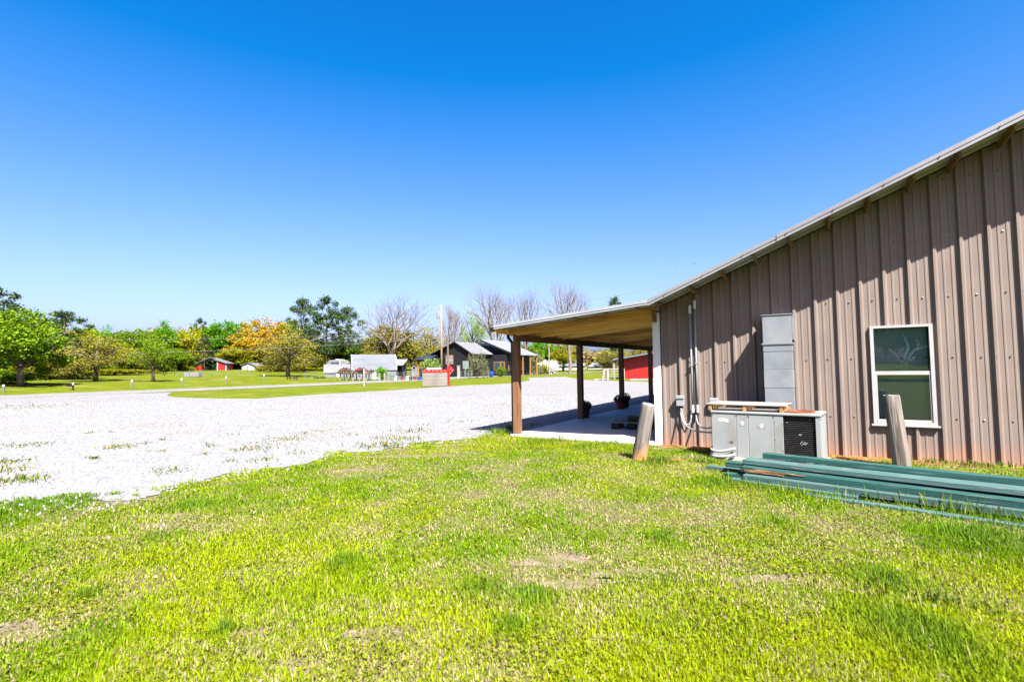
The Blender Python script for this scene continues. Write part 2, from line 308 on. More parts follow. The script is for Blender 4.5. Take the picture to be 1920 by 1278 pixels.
def gravel_mat():
    m = mat('white_gravel', (0.15, 0.154, 0.166), (0.35, 0.354, 0.368), scale=30, rough=0.95, spec=0.05, c3=(0.235, 0.205, 0.185), alb=0.595, s3=0.45, lo3=0.53, hi3=0.80)
    N = m.node_tree.nodes; L = m.node_tree.links; b = N['Principled BSDF']
    tc = N.new('ShaderNodeTexCoord'); v = N.new('ShaderNodeTexVoronoi'); v.inputs['Scale'].default_value = 34
    L.new(tc.outputs['Object'], v.inputs['Vector']); bp = N.new('ShaderNodeBump'); bp.inputs['Strength'].default_value = 0.9; bp.inputs['Distance'].default_value = 0.02; bp.invert = True
    L.new(v.outputs['Distance'], bp.inputs['Height']); L.new(bp.outputs[0], b.inputs['Normal']); return m
M['gravel'] = gravel_mat()
M['stone'] = mat('gravel_stone', (0.25, 0.255, 0.272), (0.38, 0.384, 0.398), scale=5, rough=0.9, spec=0.1, island=0.38, alb=0.595)
def tint_mat(name, trans=0.3, rough=0.6):
    m = bpy.data.materials.new(name); m.use_nodes = True; N = m.node_tree.nodes; L = m.node_tree.links; b = N['Principled BSDF']
    a = N.new('ShaderNodeAttribute'); a.attribute_name = 'tint'; L.new(a.outputs['Color'], b.inputs['Base Color'])
    b.inputs['Roughness'].default_value = rough; b.inputs['Specular IOR Level'].default_value = 0.05
    tr = N.new('ShaderNodeBsdfTranslucent'); L.new(a.outputs['Color'], tr.inputs[0]); ms = N.new('ShaderNodeMixShader'); ms.inputs[0].default_value = trans
    L.new(b.outputs[0], ms.inputs[1]); L.new(tr.outputs[0], ms.inputs[2]); L.new(ms.outputs[0], N['Material Output'].inputs[0]); return m
M['blade'] = tint_mat('grass_blade', 0.35)
def glass_mat():
    m = bpy.data.materials.new('window_glass'); m.use_nodes = True; N = m.node_tree.nodes; L = m.node_tree.links; N.remove(N['Principled BSDF'])
    t = N.new('ShaderNodeBsdfTransparent'); t.inputs[0].default_value = (0.85, 0.92, 0.90, 1); g = N.new('ShaderNodeBsdfGlossy'); g.inputs['Roughness'].default_value = 0.01
    f = N.new('ShaderNodeFresnel'); f.inputs[0].default_value = 1.7; ms = N.new('ShaderNodeMixShader')
    L.new(f.outputs[0], ms.inputs[0]); L.new(t.outputs[0], ms.inputs[1]); L.new(g.outputs[0], ms.inputs[2]); L.new(ms.outputs[0], N['Material Output'].inputs[0]); return m
M['glass'] = glass_mat()
M['blind'] = mat('blind_slat', (0.46, 0.55, 0.55), (0.50, 0.60, 0.60), scale=3, rough=0.6, alb=1.1)
M['room'] = mat('dim_room', (0.30, 0.36, 0.35), rough=0.9)
M['emblem'] = mat('pale_blue_decal', (0.80, 0.98, 1.0), (0.70, 0.92, 1.0), scale=8, rough=0.6, alb=1.15)

def vnoise(x, y, s, seed):
    g = np.random.RandomState(seed).rand(64, 64); x = np.asarray(x)/s + 1000.3; y = np.asarray(y)/s + 1000.7
    xi = np.floor(x).astype(int); yi = np.floor(y).astype(int); fx = x-xi; fy = y-yi; fx = fx*fx*(3-2*fx); fy = fy*fy*(3-2*fy)
    a = g[xi % 64, yi % 64]; b = g[(xi+1) % 64, yi % 64]; c = g[xi % 64, (yi+1) % 64]; d = g[(xi+1) % 64, (yi+1) % 64]
    return (a*(1-fx)+b*fx)*(1-fy) + (c*(1-fx)+d*fx)*fy
def inpoly(x, y, poly):
    x = np.asarray(x); y = np.asarray(y); r = np.zeros(x.shape, bool); n = len(poly); j = n-1
    for i in range(n):
        xi, yi = poly[i]; xj, yj = poly[j]
        c = ((yi > y) != (yj > y)) & (x < (xj-xi)*(y-yi)/((yj-yi) if yj != yi else 1e-9) + xi); r ^= c; j = i
    return r
def rough_poly(pts, step=0.5, amp=0.12, seed=1, far_amp=None):
    """subdivide a polygon's edges and jitter them, so that edges wander"""
    rnd = random.Random(seed); o = []
    for i, p in enumerate(pts):
        q = pts[(i+1) % len(pts)]; L_ = math.hypot(q[0]-p[0], q[1]-p[1]); n = max(1, min(60, int(L_/step)))
        for k in range(n):
            t = k/n; a = amp if 0 < t else amp*0.4
            o.append((p[0]+(q[0]-p[0])*t + rnd.uniform(-a, a), p[1]+(q[1]-p[1])*t + rnd.uniform(-a, a)))
    return o
def sheet(name, polys, z, m, kind='structure', h=None):
    bm = bmesh.new()
    for poly in polys:
        vs = [bm.verts.new((x, y, (gz(x, y) if h else 0)+z)) for x, y in poly]
        es = [bm.edges.new((vs[i], vs[(i+1) % len(vs)])) for i in range(len(vs))]
        bmesh.ops.triangle_fill(bm, edges=es, use_beauty=True)
    for f in bm.faces:
        if f.normal.z < 0: f.normal_flip()
    me = bpy.data.meshes.new(name); bm.to_mesh(me); bm.free(); o = link(name, me, m); o['kind'] = kind; return o

# ================================================================== THE SETTING
def sp(a, n, k): 
    u = np.linspace(-1, 1, n); return a*np.sinh(k*u)/np.sinh(k)
gx = sp(1500, 171, 6.0); gy = np.concatenate([-sp(300, 41, 3)[20:][::-1][:-1], sp(2400, 361, 7.0)[180:]])
XX, YY = np.meshgrid(gx, gy); wx = RT.x*XX+FW.x*YY; wy = RT.y*XX+FW.y*YY
vv = np.stack([wx.ravel(), wy.ravel(), gz_np(wx.ravel(), wy.ravel())], 1)
nx_, ny_ = len(gx), len(gy); ii = np.arange(nx_*ny_).reshape(ny_, nx_)
ff = np.stack([ii[:-1, :-1].ravel(), ii[:-1, 1:].ravel(), ii[1:, 1:].ravel(), ii[1:, :-1].ravel()], 1)
ground = link('ground', np_mesh('ground', vv, ff), M['ground'], kind='structure')

def xy(p): return (p.x, p.y)
# gravel lot outline, walked near edge left to right, then round the porch, then the far edge back
near_px = [(-420, 985), (-150, 960), (0, 944), (60, 935), (127, 934), (200, 940), (247, 938), (337, 911), (430, 888), (533, 878), (590, 864), (640, 849), (708, 847), (786, 830), (898, 822), (937, 808)]
near_w = [xy(on_z(*p)) for p in near_px]
far_px = [(1230, 716), (1150, 714), (1091, 712), (1060, 706)]
far2_px = [(990, 708), (994, 713), (955, 719), (844, 724), (789, 728), (700, 733.5), (600, 739), (480, 747.5), (400, 747), (325, 744.5), (313, 741), (322, 736), (200, 738), (0, 742), (-400, 752)]
gravel_near = rough_poly(near_w + [(-5.62, 9.5)], step=0.18, amp=0.10, seed=4)[:-1]
# the last generated edge closes back to the start: keep only the points along the near edge
idx_end = max(i for i, p in enumerate(gravel_near) if math.hypot(p[0]+5.62, p[1]-9.5) < 0.35)
gravel_near = gravel_near[:idx_end]
rest = [(-5.62, 9.6), (-5.62, 24.2), (-2.4, 24.6), (9, 27)] + [xy(on_z(*p)) for p in far_px] + [xy(on_z(*p)) for p in far2_px]
GRAVEL = gravel_near + rest
sheet('gravel_lot', [GRAVEL], 0.012, M['gravel'])
sheet('lawn_soil', [[(-16, -3), (13, -3), (13, 9.58), (-16, 9.58)]], 0.003, M['thatch'])
# road: ribbon along its centre line
def ribbon(name, pts, hw, z, m, off=0.0, kind='structure'):
    ps = [Vector(p) for p in pts]; dense = []
    for i in range(len(ps)-1):
        for k in range(12): dense.append(ps[i].lerp(ps[i+1], k/12))
    dense.append(ps[-1])
    for _ in range(14): dense = [dense[0]] + [(dense[i-1]+dense[i]*2+dense[i+1])/4 for i in range(1, len(dense)-1)] + [dense[-1]]
    vs = []; fs = []
    for i, p in enumerate(dense):
        d = (dense[min(i+1, len(dense)-1)]-dense[max(i-1, 0)]).normalized(); n = Vector((d.y, -d.x, 0))
        for s in (-1, 1):
            q = p + n*(off+s*hw); vs.append((q.x, q.y, z + max(gz(q.x, q.y), 0)))
        if i: a = 2*i; fs.append((a-2, a-1, a+1, a))
    me = bpy.data.meshes.new(name); me.from_pydata(vs, [], fs); me.update(); o = link(name, me, m)
    if kind: o['kind'] = kind
    return o
road_pts = [c2w(*p) for p in ((-62, -12), (-33.5, 33), (-23, 45.5), (-12, 66), (1.0, 97), (24, 124), (62, 149), (160, 188))]
ribbon('road', road_pts, 3.3, 0.020, M['asphalt'])
ribbon('road_edge_line', road_pts, 0.06, 0.026, M['paintline'], off=3.0)
ribbon('road_edge_line', road_pts, 0.06, 0.026, M['paintline'], off=-3.0)
ribbon('road_centre_line', road_pts, 0.06, 0.026, M['paintline'], off=0.0)

# ------------------------------------------------------------------ metal building with lean-to porch
YW, YR = 9.60, 8.86            # gable wall plane, rake edge
XC = -2.48                     # near corner
pA = on_y(1214, 562, YR); pB = on_y(1919, 208, YR); SL = (pB.z-pA.z)/(pB.x-pA.x); XB, ZB = pA.x, pA.z
pE = on_y(927, 609.5, YR); XE, ZE = min(pE.x, -5.64), pE.z; SP = (ZB-ZE)/(XB-XE)
XRI = 4.7; ZRI = ZB + SL*(XRI-XB); XR2 = XRI + (XRI-XC); YEND = 24.0
def ztop(x): return ZB + SL*(x-XB) if x <= XRI else ZRI - SL*(x-XRI)
bld = thing('metal_building', 'tan ribbed metal building with lean-to wooden porch on its left side', 'building', (XC, YW, 0))
PITCHR = 0.3048
def profile(n, depth=0.045):
    p = []
    for k in range(n):
        b = k*PITCHR
        p += [(b-0.040, 0), (b-0.014, depth), (b+0.014, depth), (b+0.040, 0)]
        for q in (0.105, 0.200): p += [(b+q-0.017, 0), (b+q-0.008, 0.006), (b+q+0.008, 0.006), (b+q+0.017, 0)]
    p.append((n*PITCHR-0.041, 0)); return p
wx0 = on_y(1634, 700, YW-0.03).x; wx1 = on_y(1753, 700, YW-0.03).x; wz1 = on_y(1692, 609, YW-0.03).z; wz0 = on_y(1698, 796, YW-0.03).z; wzm = on_y(1695, 699, YW-.03).z
def wall_panel(x0, n=3):
    vs = []; fs = []; pr = profile(n)
    # cut the sheet round the window opening
    for c in (wx0+0.02, wx1-0.02):
        for i in range(len(pr)-1):
            a, b = pr[i], pr[i+1]
            if x0+a[0] < c-1e-5 and x0+b[0] > c+1e-5:
                t = (c-x0-a[0])/(b[0]-a[0]); pr.insert(i+1, (c-x0, a[1]+t*(b[1]-a[1]))); break
    for (dx, d) in pr:
        x = x0+dx; vs += [(x, YW-d, -0.02), (x, YW-d, wz0+0.02), (x, YW-d, wz1-0.02), (x, YW-d, ztop(x)-0.075)]
    for i in range(len(pr)-1):
        a = 4*i; xm = x0+(pr[i][0]+pr[i+1][0])/2
        for k in range(3):
            if k == 1 and wx0+0.02 < xm < wx1-0.02: continue
            fs.append((a+k, a+k+4, a+k+5, a+k+1))
    me = bpy.data.meshes.new('wall_panel'); me.from_pydata(vs, [], fs); me.update()
    return link('wall_panel', me, M['wall'], bld)
# the ribs are anchored on a rib seen at px 1492 beside the duct
rib0 = on_y(1492.5, 690, YW).x
k0 = math.ceil((XC-0.0-rib0)/PITCHR); xs = rib0 + k0*PITCHR + 0.04
x = rib0 + k0*PITCHR
first = True
wall_panels = []
while x < XR2-0.3:
    wall_panels.append(wall_panel(x)); x += 3*PITCHR
# strip between corner trim and first rib
mb = MB(); mb.add([(XC+0.0, YW, -0.02), (rib0+k0*PITCHR-0.041, YW, -0.02), (rib0+k0*PITCHR-0.041, YW, ztop(XC)-0.07), (XC, YW, ztop(XC)-0.075)], [(0, 1, 2, 3)]); mb.build('wall_filler', M['wall'], bld)
# screws in rows
mb = MB()
rs = random.Random(5)
for zr in (0.62, 1.50, 2.39, 3.25, 4.1):
    kx = rib0 + k0*PITCHR
    while kx < 6:
        for dx in (0.152,):
            xx = kx+dx+rs.uniform(-0.008, 0.008)
            if zr+0.1 < ztop(xx)-0.1: mb.tube([(xx, YW+0.002, zr+rs.uniform(-.01, .01)), (xx, YW-0.012, zr)], [0.013, 0.010], 6)
        if rs.random() < 0.4: mb.tube([(kx, YW-0.034, zr), (kx, YW-0.046, zr)], [0.012, 0.009], 6)
        kx += PITCHR
mb.build('screws', M['screw'], bld, kind='stuff')
# side wall under the porch, back and far sides
def side_panel_mesh():
    vs = []; fs = []; pr = profile(3)
    for (dy, d) in pr: vs += [(-d, dy, -0.02), (-d, dy, ZB-0.10)]
    for i in range(len(pr)-1): a = 2*i; fs.append((a, a+1, a+3, a+2))
    me = bpy.data.meshes.new('side_wall_panel'); me.from_pydata(vs, [], fs); me.update(); return me
spm = side_panel_mesh(); yy = YW+0.16
while yy < YEND-0.9:
    link('side_wall_panel', spm, M['wall'], bld, (XC, yy, 0)); yy += 3*PITCHR
mb = MB(); mb.add([(XC+.01, YEND, 0), (XR2, YEND, 0), (XR2, YEND, ztop(XR2)-.1), (XRI, YEND, ZRI-.1), (XC+.01, YEND, ZB-.1)], [(0, 1, 2, 3, 4)])
mb.add([(XR2, YW+.01, 0), (XR2, YEND-.01, 0), (XR2, YEND-.01, ztop(XR2)-.1), (XR2, YW+.01, ztop(XR2)-.1)], [(0, 1, 2, 3)]); mb.build('rear_wall', M['wall'], bld)
# white corner trim
zt = on_y(1233, 586, YW).z
mb = MB(); mb.bb(XC-0.125, XC+0.008, YW-0.048, YW+0.0, -0.01, zt); mb.bb(XC-0.125, XC-0.118, YW+0.001, YW+0.12, -0.01, zt); mb.build('corner_trim', M['white_clay'], bld, bevel=0.004)
# roof sheets
def roof_sheet(name, xa, za, xb, zb, y0, n, th=0.0):
    """ribbed sheet: ribs run down the slope, n pitches along y"""
    pr = profile(n, 0.032); vs = []; fs = []
    for (dy, d) in pr: vs += [(xa, y0+dy, za+d), (xb, y0+dy, zb+d)]
    for i in range(len(pr)-1): a = 2*i; fs.append((a, a+1, a+3, a+2))
    me = bpy.data.meshes.new(name); me.from_pydata(vs, [], fs); me.update(); return me
rm = roof_sheet('roof_sheet', XB-0.02, ZB-0.055-0.02*SL, XRI, ZRI-0.055, 0.05, 3)
rm2 = roof_sheet('roof_sheet', XRI, ZRI-0.055, XR2+0.3, ztop(XR2+0.3)-0.055, 0.05, 3)
rm3 = roof_sheet('porch_roof_sheet', XE, ZE-0.050, XB+0.02, ZB-0.050+0.02*SP, 0.05, 3)
yy = YR
while yy < YEND:
    link('roof_sheet', rm, M['roof'], bld, (0, yy, 0)); link('roof_sheet', rm2, M['roof'], bld, (0, yy, 0))
    link('porch_roof_sheet', rm3, M['roof'], bld, (0, yy, 0)); yy += 3*PITCHR
# rake trim: an L of bent metal, second length lapped over the first
def rake(x0, x1, zf, y, h, lap=0.0, name='rake_trim', m=None, hem=True):
    mb = MB(); n = 1
    a = Vector((x0, y, zf(x0)+lap)); b = Vector((x1, y, zf(x1)+lap)); d = Vector((0, 0, -h))
    mb.prism([a, b, b+d, a+d], (0, 0.012, 0))
    mb.prism([a+Vector((0, 0.0121, 0)), b+Vector((0, 0.0121, 0)), b+Vector((0, 0.0121, -0.008)), a+Vector((0, 0.0121, -0.008))], (0, 0.10, 0))
    # rolled crease and bottom hem
    e = Vector((0, -0.008, -h*0.42)); mb.prism([a+e, b+e, b+e+Vector((0, 0, -0.012)), a+e+Vector((0, 0, -0.012))], (0, 0.0079, 0))
    e = Vector((0, -0.012, -h+0.012)); mb.prism([a+e, b+e, b+e+Vector((0, 0, -0.0125)), a+e+Vector((0, 0, -0.0125))], (0, 0.030, 0))
    return mb.build(name, m or M['trim'], bld)
XL = on_y(1456, 440, YR).x
rake(XB, XL+0.02, ztop, YR, 0.105); rake(XL, XRI, ztop, YR-0.013, 0.112, 0.006); rake(XRI+0.003, XR2+.3, ztop, YR-0.013, 0.112, 0.006)
zpo = lambda x: ZB + SP*(x-XB)
rake(XE-0.02, XB-0.002, zpo, YR, 0.085, name='porch_rake_trim', m=M['roof'])
# trim screws
mb = MB(); xx = XB+0.3
while xx < 3.5:
    mb.tube([(xx, YR-0.02, ztop(xx)-0.05), (xx, YR-0.034, ztop(xx)-0.05)], [0.010, 0.008], 6); xx += 0.62
mb.build('trim_screws', M['screw'], bld, kind='stuff')
# purlin ends under the rake
for (px, py) in ((1232, 570), (1292, 536), (1351, 505), (1412, 474), (1479, 440), (1553, 404), (1629, 366), (1712, 325), (1797, 283), (1900, 232)):
    xx = on_y(px, py, YR+0.1).x; zz = ztop(xx)-0.085; a = math.atan(SL)
    mb = MB(); mb.box((xx, (YR+.04+YW+.25)/2, zz-0.045*math.cos(a)), (0.040, YW+.25-YR-.04, 0.085), Matrix.Rotation(-a, 3, 'Y')); mb.build('purlin', M['woody'], bld)
xx += 0.75
while xx < XR2-0.3:
    s_ = 1 if xx < XRI else -1; a = math.atan(SL)*s_; mb = MB(); mb.box((xx, (YR+.04+YW+.25)/2, ztop(xx)-0.13), (0.040, YW+.25-YR-.04, 0.085), Matrix.Rotation(-a, 3, 'Y')); mb.build('purlin', M['woody'], bld); xx += 0.75
# soffit shadow board along wall top (dark wood rafter behind)
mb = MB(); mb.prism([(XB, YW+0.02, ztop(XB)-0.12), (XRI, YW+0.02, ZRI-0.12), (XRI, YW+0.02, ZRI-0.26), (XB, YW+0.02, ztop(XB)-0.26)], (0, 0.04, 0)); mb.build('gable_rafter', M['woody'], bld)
# porch posts, beam, rafters
XP = -5.49
YP = [9.50 + 3.40*i for i in range(5)]
zb0 = on_y(975, 639.0, YP[0]).z
BT = zb0 + 0.145                     # beam top
for y_ in YP:
    mb = MB(); mb.bb(XP-0.07, XP+0.07, y_-0.07, y_+0.07, 0.0, zb0-0.002); mb.build('porch_post', M['post'], bld, bevel=0.006)
for s in (-1, 1):
    mb = MB(); mb.bb(XP+s*0.021-0.019, XP+s*0.021+0.019, YP[0]-0.07, YEND-0.1, zb0, BT); mb.build('porch_beam', M['beam'], bld)
zr_e = zpo(XP)-0.055; 
yy = YP[0]-0.045; i = 0
while yy < YEND-0.1:
    hgt = 0.150
    a = Vector((XE+0.03, yy, zpo(XE+0.03)-0.055-hgt/2)); b = Vector((XC-0.03, yy, zpo(XC-0.03)-0.055-hgt/2))
    mb = MB(); mb.bar(a, b, 0.040, hgt); mb.build('porch_rafter', M[('wood', 'wood_b', 'wood_c')[(i*5+1) % 3]], bld, bevel=.004); yy += 1.15; i += 1
# blocking between beam top and rafters is the fascia at the eave, ledger on the wall
mb = MB(); mb.bb(XE-0.004, XE+0.022, YR+0.02, YEND, ZE-0.165, ZE-0.055); mb.build('fascia_board', M['wood'], bld)
mb = MB(); mb.bb(XC-0.075, XC-0.037, YR+0.5, YEND, ZB-0.34, ZB-0.12); mb.build('ledger_board', M['beam'], bld)
for k in range(5):
    xx = XE+0.35+k*0.62
    mb = MB(); mb.bar((xx, YR+0.03, zpo(xx)-0.0335), (xx, YEND-.1, zpo(xx)-0.0335), 0.085, 0.034); mb.build('porch_purlin', M['woody'], bld)
# gutter and downspout
mb = MB(); g = [(XE-0.085, 0, ZE-0.05), (XE-0.085, 0, ZE-0.10), (XE-0.06, 0, ZE-0.135), (XE-0.008, 0, ZE-0.135), (XE-0.008, 0, ZE-0.045), (XE-0.018, 0, ZE-0.045), (XE-0.018, 0, ZE-0.125), (XE-0.075, 0, ZE-0.09), (XE-0.075, 0, ZE-0.05)]
mb.prism([(a, YR-0.02, c) for a, b, c in g], (0, YEND-YR, 0)); mb.add([(a, YR-0.022, c) for a, b, c in g[:5]], [(0, 1, 2, 3, 4)]); mb.build('gutter', M['black'], bld)
mb = MB(); mb.tube([(XE-0.05, YP[0]+0.0, ZE-0.13), (XE-0.05, YP[0], ZE-0.22), (XP-0.11, YP[0]+0.02, ZE-0.34), (XP-0.11, YP[0]+0.02, 0.10), (XP-0.16, YP[0]-0.02, 0.03)], 0.038, 8); mb.build('downspout', M['black'], bld)
# slab
mb = MB(); mb.bb(XP-0.13, XC-0.002, YP[0]-0.10, YEND, -0.15, 0.045); o = mb.build('porch_slab', M['concrete'], bld, bevel=0.012)

# window
YF = YW-0.050
fr = MB(); t = 0.046
# casing as four mitred boards, inner stop, middle rail
fr.bb(wx0, wx0+t, YF, YW+0.03, wz0, wz1); fr.bb(wx1-t, wx1, YF, YW+0.03, wz0, wz1); fr.bb(wx0+t, wx1-t, YF, YW+0.03, wz1-t*0.8, wz1); fr.bb(wx0+t, wx1-t, YF-0.004, YW+0.03, wz0, wz0+t)
win = fr.build('window', M['vinyl'], bld)
mb = MB(); mb.bb(wx0+t, wx1-t, YF+0.012, YF+0.04, wzm-0.028, wzm+0.028); mb.bb(wx0+t, wx0+t+0.022, YF+0.014, YF+0.045, wz0+t, wzm-0.028); mb.bb(wx1-t-0.022, wx1-t, YF+0.014, YF+0.045, wz0+t, wzm-.028); mb.bb(wx0+t+.022, wx1-t-.022, YF+0.014, YF+0.045, wz0+t, wz0+t+0.026); mb.build('sash', M['vinyl'], win, bevel=0.002)
mb = MB(); mb.bb(wx0+t, wx1-t, YF+0.030, YF+0.034, wzm+.028, wz1-t*0.8); mb.build('pane', M['glass'], win)
mb = MB(); mb.bb(wx0+t+.022, wx1-t-.022, YF+0.026, YF+0.030, wz0+t+.026, wzm-.028); mb.build('pane', M['glass'], win)
mb = MB(); mb.bb(wx0-0.03, wx1+0.03, YF-0.018, YW+0.02, wz0-0.028, wz0-0.002); mb.build('sill', M['vinyl'], win, bevel=0.003)
mb = MB(); mb.bb(wx0+0.03, wx1-0.03, YW+0.17, YW+0.18, wz0+.02, wz1-.02); mb.build('room', M['room'], win)
mb = MB(); zz = wzm+0.02
while zz < wz1-0.05:
    mb.bar((wx0+t+.01, YW+0.09, zz), (wx1-t-.01, YW+0.09, zz), 0.0215, 0.0015, up=(0, 1, 0.45)); zz += 0.020
zz = wz0+0.05
while zz < wzm:
    mb.bar((wx0+t+.01, YW+0.09, zz), (wx1-t-.01, YW+0.09, zz), 0.0215, 0.0015, up=(0, 1, 0.45)); zz += 0.020
mb.build('blind_slats', M['blind'], win, kind='stuff')
# faint pale blue curved emblem behind the upper glass
mb = MB(); cx = wx0+0.42; cz = wzm+0.36; yb = YW+0.072
def stroke(pts, wds):
    n = len(pts); vs = []
    for i, (a, b) in enumerate(pts):
        d = (Vector(pts[min(i+1, n-1)])-Vector(pts[max(i-1, 0)])); d.normalize(); q = Vector((-d.y, d.x))*wds[i]
        vs += [(cx+a+q.x, yb, cz+b+q.y), (cx+a-q.x, yb, cz+b-q.y)]
    mb.add(vs, [(2*i, 2*i+1, 2*i+3, 2*i+2) for i in range(n-1)])
stroke([(0, -.25), (.02, -.1), (.06, .03), (.03, .14), (-.01, .24)], [.004, .014, .02, .014, .002])
stroke([(.02, -.26), (.06, -.12), (.13, -.02), (.22, .01), (.25, .03)], [.004, .012, .013, .010, .003])
stroke([(-.02, -.26), (-.07, -.13), (-.13, -.04), (-.18, .0)], [.004, .010, .009, .003])
stroke([(-.10, -.16), (.0, -.19), (.12, -.16)], [.006, .010, .006])
mb.build('emblem', M['emblem'], win)

# ------------------------------------------------------------------ things on and by the wall
# duct
dx0 = on_y(1431, 670, 9.08).x; dx1 = on_y(1486.5, 670, 9.08).x; dz1 = on_y(1458, 590, 9.08).z
du = thing('wall_duct', 'tall pale grey sheet metal duct rising behind the unit to the wall', 'duct', ((dx0+dx1)/2, 9.3, 0))
zs = [0.12, 0.62, 1.04, 1.42, 1.60, dz1]
zs = [0.12, 0.70, on_y(1458, 727, 9.08).z, on_y(1458, 693, 9.08).z, on_y(1458, 659, 9.08).z, on_y(1458, 644, 9.08).z, dz1]
for i in range(len(zs)-1):
    if zs[i+1]-zs[i] < 0.02: continue
    mb = MB(); e = 0.003*(i % 2); mb.bb(dx0+e, dx1-e, 9.08+e, YW-0.0, zs[i]+0.002, zs[i+1]-0.002); mb.build('duct_section', M['galv'], du, bevel=0.004)
mb = MB(); mb.bb(dx0-0.012, dx1+0.012, 9.066, YW-.01, zs[-2]-0.012, zs[-2]+0.012); mb.build('duct_flange', M['galv'], du)
mb = MB(); mb.bb(dx1+0.001, dx1+0.022, 9.15, YW-.037, zs[-2]+0.06, dz1-0.03); mb.build('side_flange', M['galv'], du)
mb = MB(); mb.bb(dx0-0.006, dx1+0.01, 9.070, YW-.012, dz1-0.001, dz1+0.012); mb.build('duct_cap', M['galv'], du)
# conduits
for i, (px, pt) in enumerate(((1296.5, 572), (1305.5, 563))):
    xx = on_y(px, 680, YW-.07).x; z1 = on_y(px, pt, YW-.07).z; z0 = on_y(px, 778, YW-.07).z
    co = thing('conduit_pipe', ('shorter left' if i == 0 else 'taller right') + ' of two grey conduit pipes running up the tan wall', 'pipe', (xx, YW-.07, 0), group='conduit pipes on the wall')
    mb = MB(); mb.tube([(xx, YW-.07, z0), (xx, YW-.07, z1-0.14)], 0.017, 10); mb.build('pipe', M['conduit'], co, smooth=True)
    mb = MB(); mb.tube([(xx, YW-.07, z1-0.15), (xx, YW-.07, z1)], 0.026, 10); mb.tube([(xx, YW-.07, z0+0.05), (xx, YW-.07, z0+.18)], 0.022, 10); mb.build('coupling', M['sticker'], co)
    for zz in (z1-0.42, (z0+z1)/2-.1):
        mb = MB(); mb.bb(xx-0.026, xx+0.026, YW-.09, YW-.002, zz-0.008, zz+0.008); mb.build('clamp', M['conduit'], co)
# disconnect box
bx0 = on_y(1267.5, 750, YW-.12).x; bx1 = on_y(1281.5, 750, YW-.12).x; bz1 = on_y(1275, 742, YW-.12).z; bz0 = on_y(1275, 761, YW-.12).z
db = thing('disconnect_box', 'small grey electrical disconnect box on the wall left of the unit', 'electrical box', ((bx0+bx1)/2, YW-.06, bz0))
mb = MB(); mb.bb(bx0, bx1, YW-.12, YW-.035, bz0, bz1); mb.build('box_body', M['conduit'], db, bevel=0.006)
mb = MB(); mb.bb(bx0-0.006, bx1+0.006, YW-.135, YW-.05, bz1-0.05, bz1+0.006); mb.build('box_lid', M['acgrey'], db, bevel=0.004)
mb = MB(); mb.tube([((bx0+bx1)/2, YW-.08, bz0), ((bx0+bx1)/2, YW-.08, bz0-.05)], 0.022, 8); mb.build('box_connector', M['black'], db)

# package unit
AC0 = Vector((-1.44, 8.52, 0)); AROT = R(-7.0); AL, AD, AH = 1.46, 0.62, 0.735
ac = thing('air_conditioning_unit', 'long grey outdoor air conditioning unit with dark coil at its right end', 'air conditioner', AC0, AROT)
mb = MB(); mb.bb(-0.03, AL+.03, -0.03, AD+.03, -0.02, 0.05); mb.build('base_pan', M['concrete'], ac)
mb = MB(); mb.bb(0.01, 0.985, 0.012, AD, 0.051, AH-0.035); mb.build('cabinet', M['acgrey'], ac)
for a, b in ((0.0, 0.358), (0.362, 0.528), (0.532, 0.872), (0.876, 0.996)):
    mb = MB(); mb.bb(a, b, -0.004, 0.0115, 0.055, AH-0.038); mb.build('front_panel', M['acgrey'], ac, bevel=0.004)
mb = MB(); mb.bb(-0.012, AL+0.012, -0.016, AD+0.01, AH-0.034, AH); mb.build('top_cover', M['acgrey'], ac, bevel=0.008)
mb = MB(); mb.bb(AL-0.055, AL, -0.004, 0.06, 0.051, AH-0.036); mb.bb(AL-0.055, AL, AD-.06, AD, 0.051, AH-.036); mb.bb(AL-.045, AL-0.005, .061, AD-.061, 0.051, AH-.036); mb.build('corner_post', M['acgrey'], ac)
mb = MB(); mb.bb(0.997, AL-0.056, 0.045, AD-0.02, 0.051, AH-0.036); mb.build('coil', M['coil'], ac)
mb = MB(); zz = 0.075
while zz < AH-0.05:
    mb.bb(0.999, AL-0.058, 0.022, 0.046, zz, zz+0.009); zz += 0.0265
mb.build('coil_fins', M['fin'], ac, kind='stuff')
mb = MB(); rr = random.Random(2)
for (u, v, n, l) in ((1.20, 0.30, 5, 0.05), (1.30, 0.11, 6, 0.03), (1.06, 0.11, 7, 0.028), (1.19, 0.42, 2, .03), (1.32, 0.64, 1, .02), (1.04, 0.60, 1, .015)):
    for k in range(n):
        x_ = u + k*0.017; z_ = v + rr.uniform(-.012, .012); q = l*rr.uniform(.5, 1)
        mb.bar((x_, 0.0195, z_), (x_+q*0.6, 0.0195, z_+q*0.75), 0.004, 0.006)
mb.build('bent_fins', M['finbent'], ac, kind='stuff')
mb = MB(); mb.lathe([(0.27, 0.0), (0.27, 0.012), (0.235, 0.012), (0.235, 0.001)], (1.10, AD/2+.0, AH+.001), 24)
for r_ in (0.06, 0.11, 0.16, 0.21):
    pts = [(1.10+r_*math.cos(t_*math.pi/12), AD/2+r_*math.sin(t_*math.pi/12), AH+0.014) for t_ in range(25)]; mb.tube(pts, 0.004, 4, cap=False)
for k in range(6):
    t_ = k*math.pi/6; mb.bar((1.10-.26*math.cos(t_), AD/2-.26*math.sin(t_), AH+.011), (1.10+.26*math.cos(t_), AD/2+.26*math.sin(t_), AH+.011), 0.006, 0.006)
mb.build('fan_grille', M['rust'], ac)
mb = MB(); mb.lathe([(0.232, 0.0), (0.232, 0.004)], (1.10, AD/2, AH+.0005), 24); mb.build('fan_opening', M['rust'], ac)
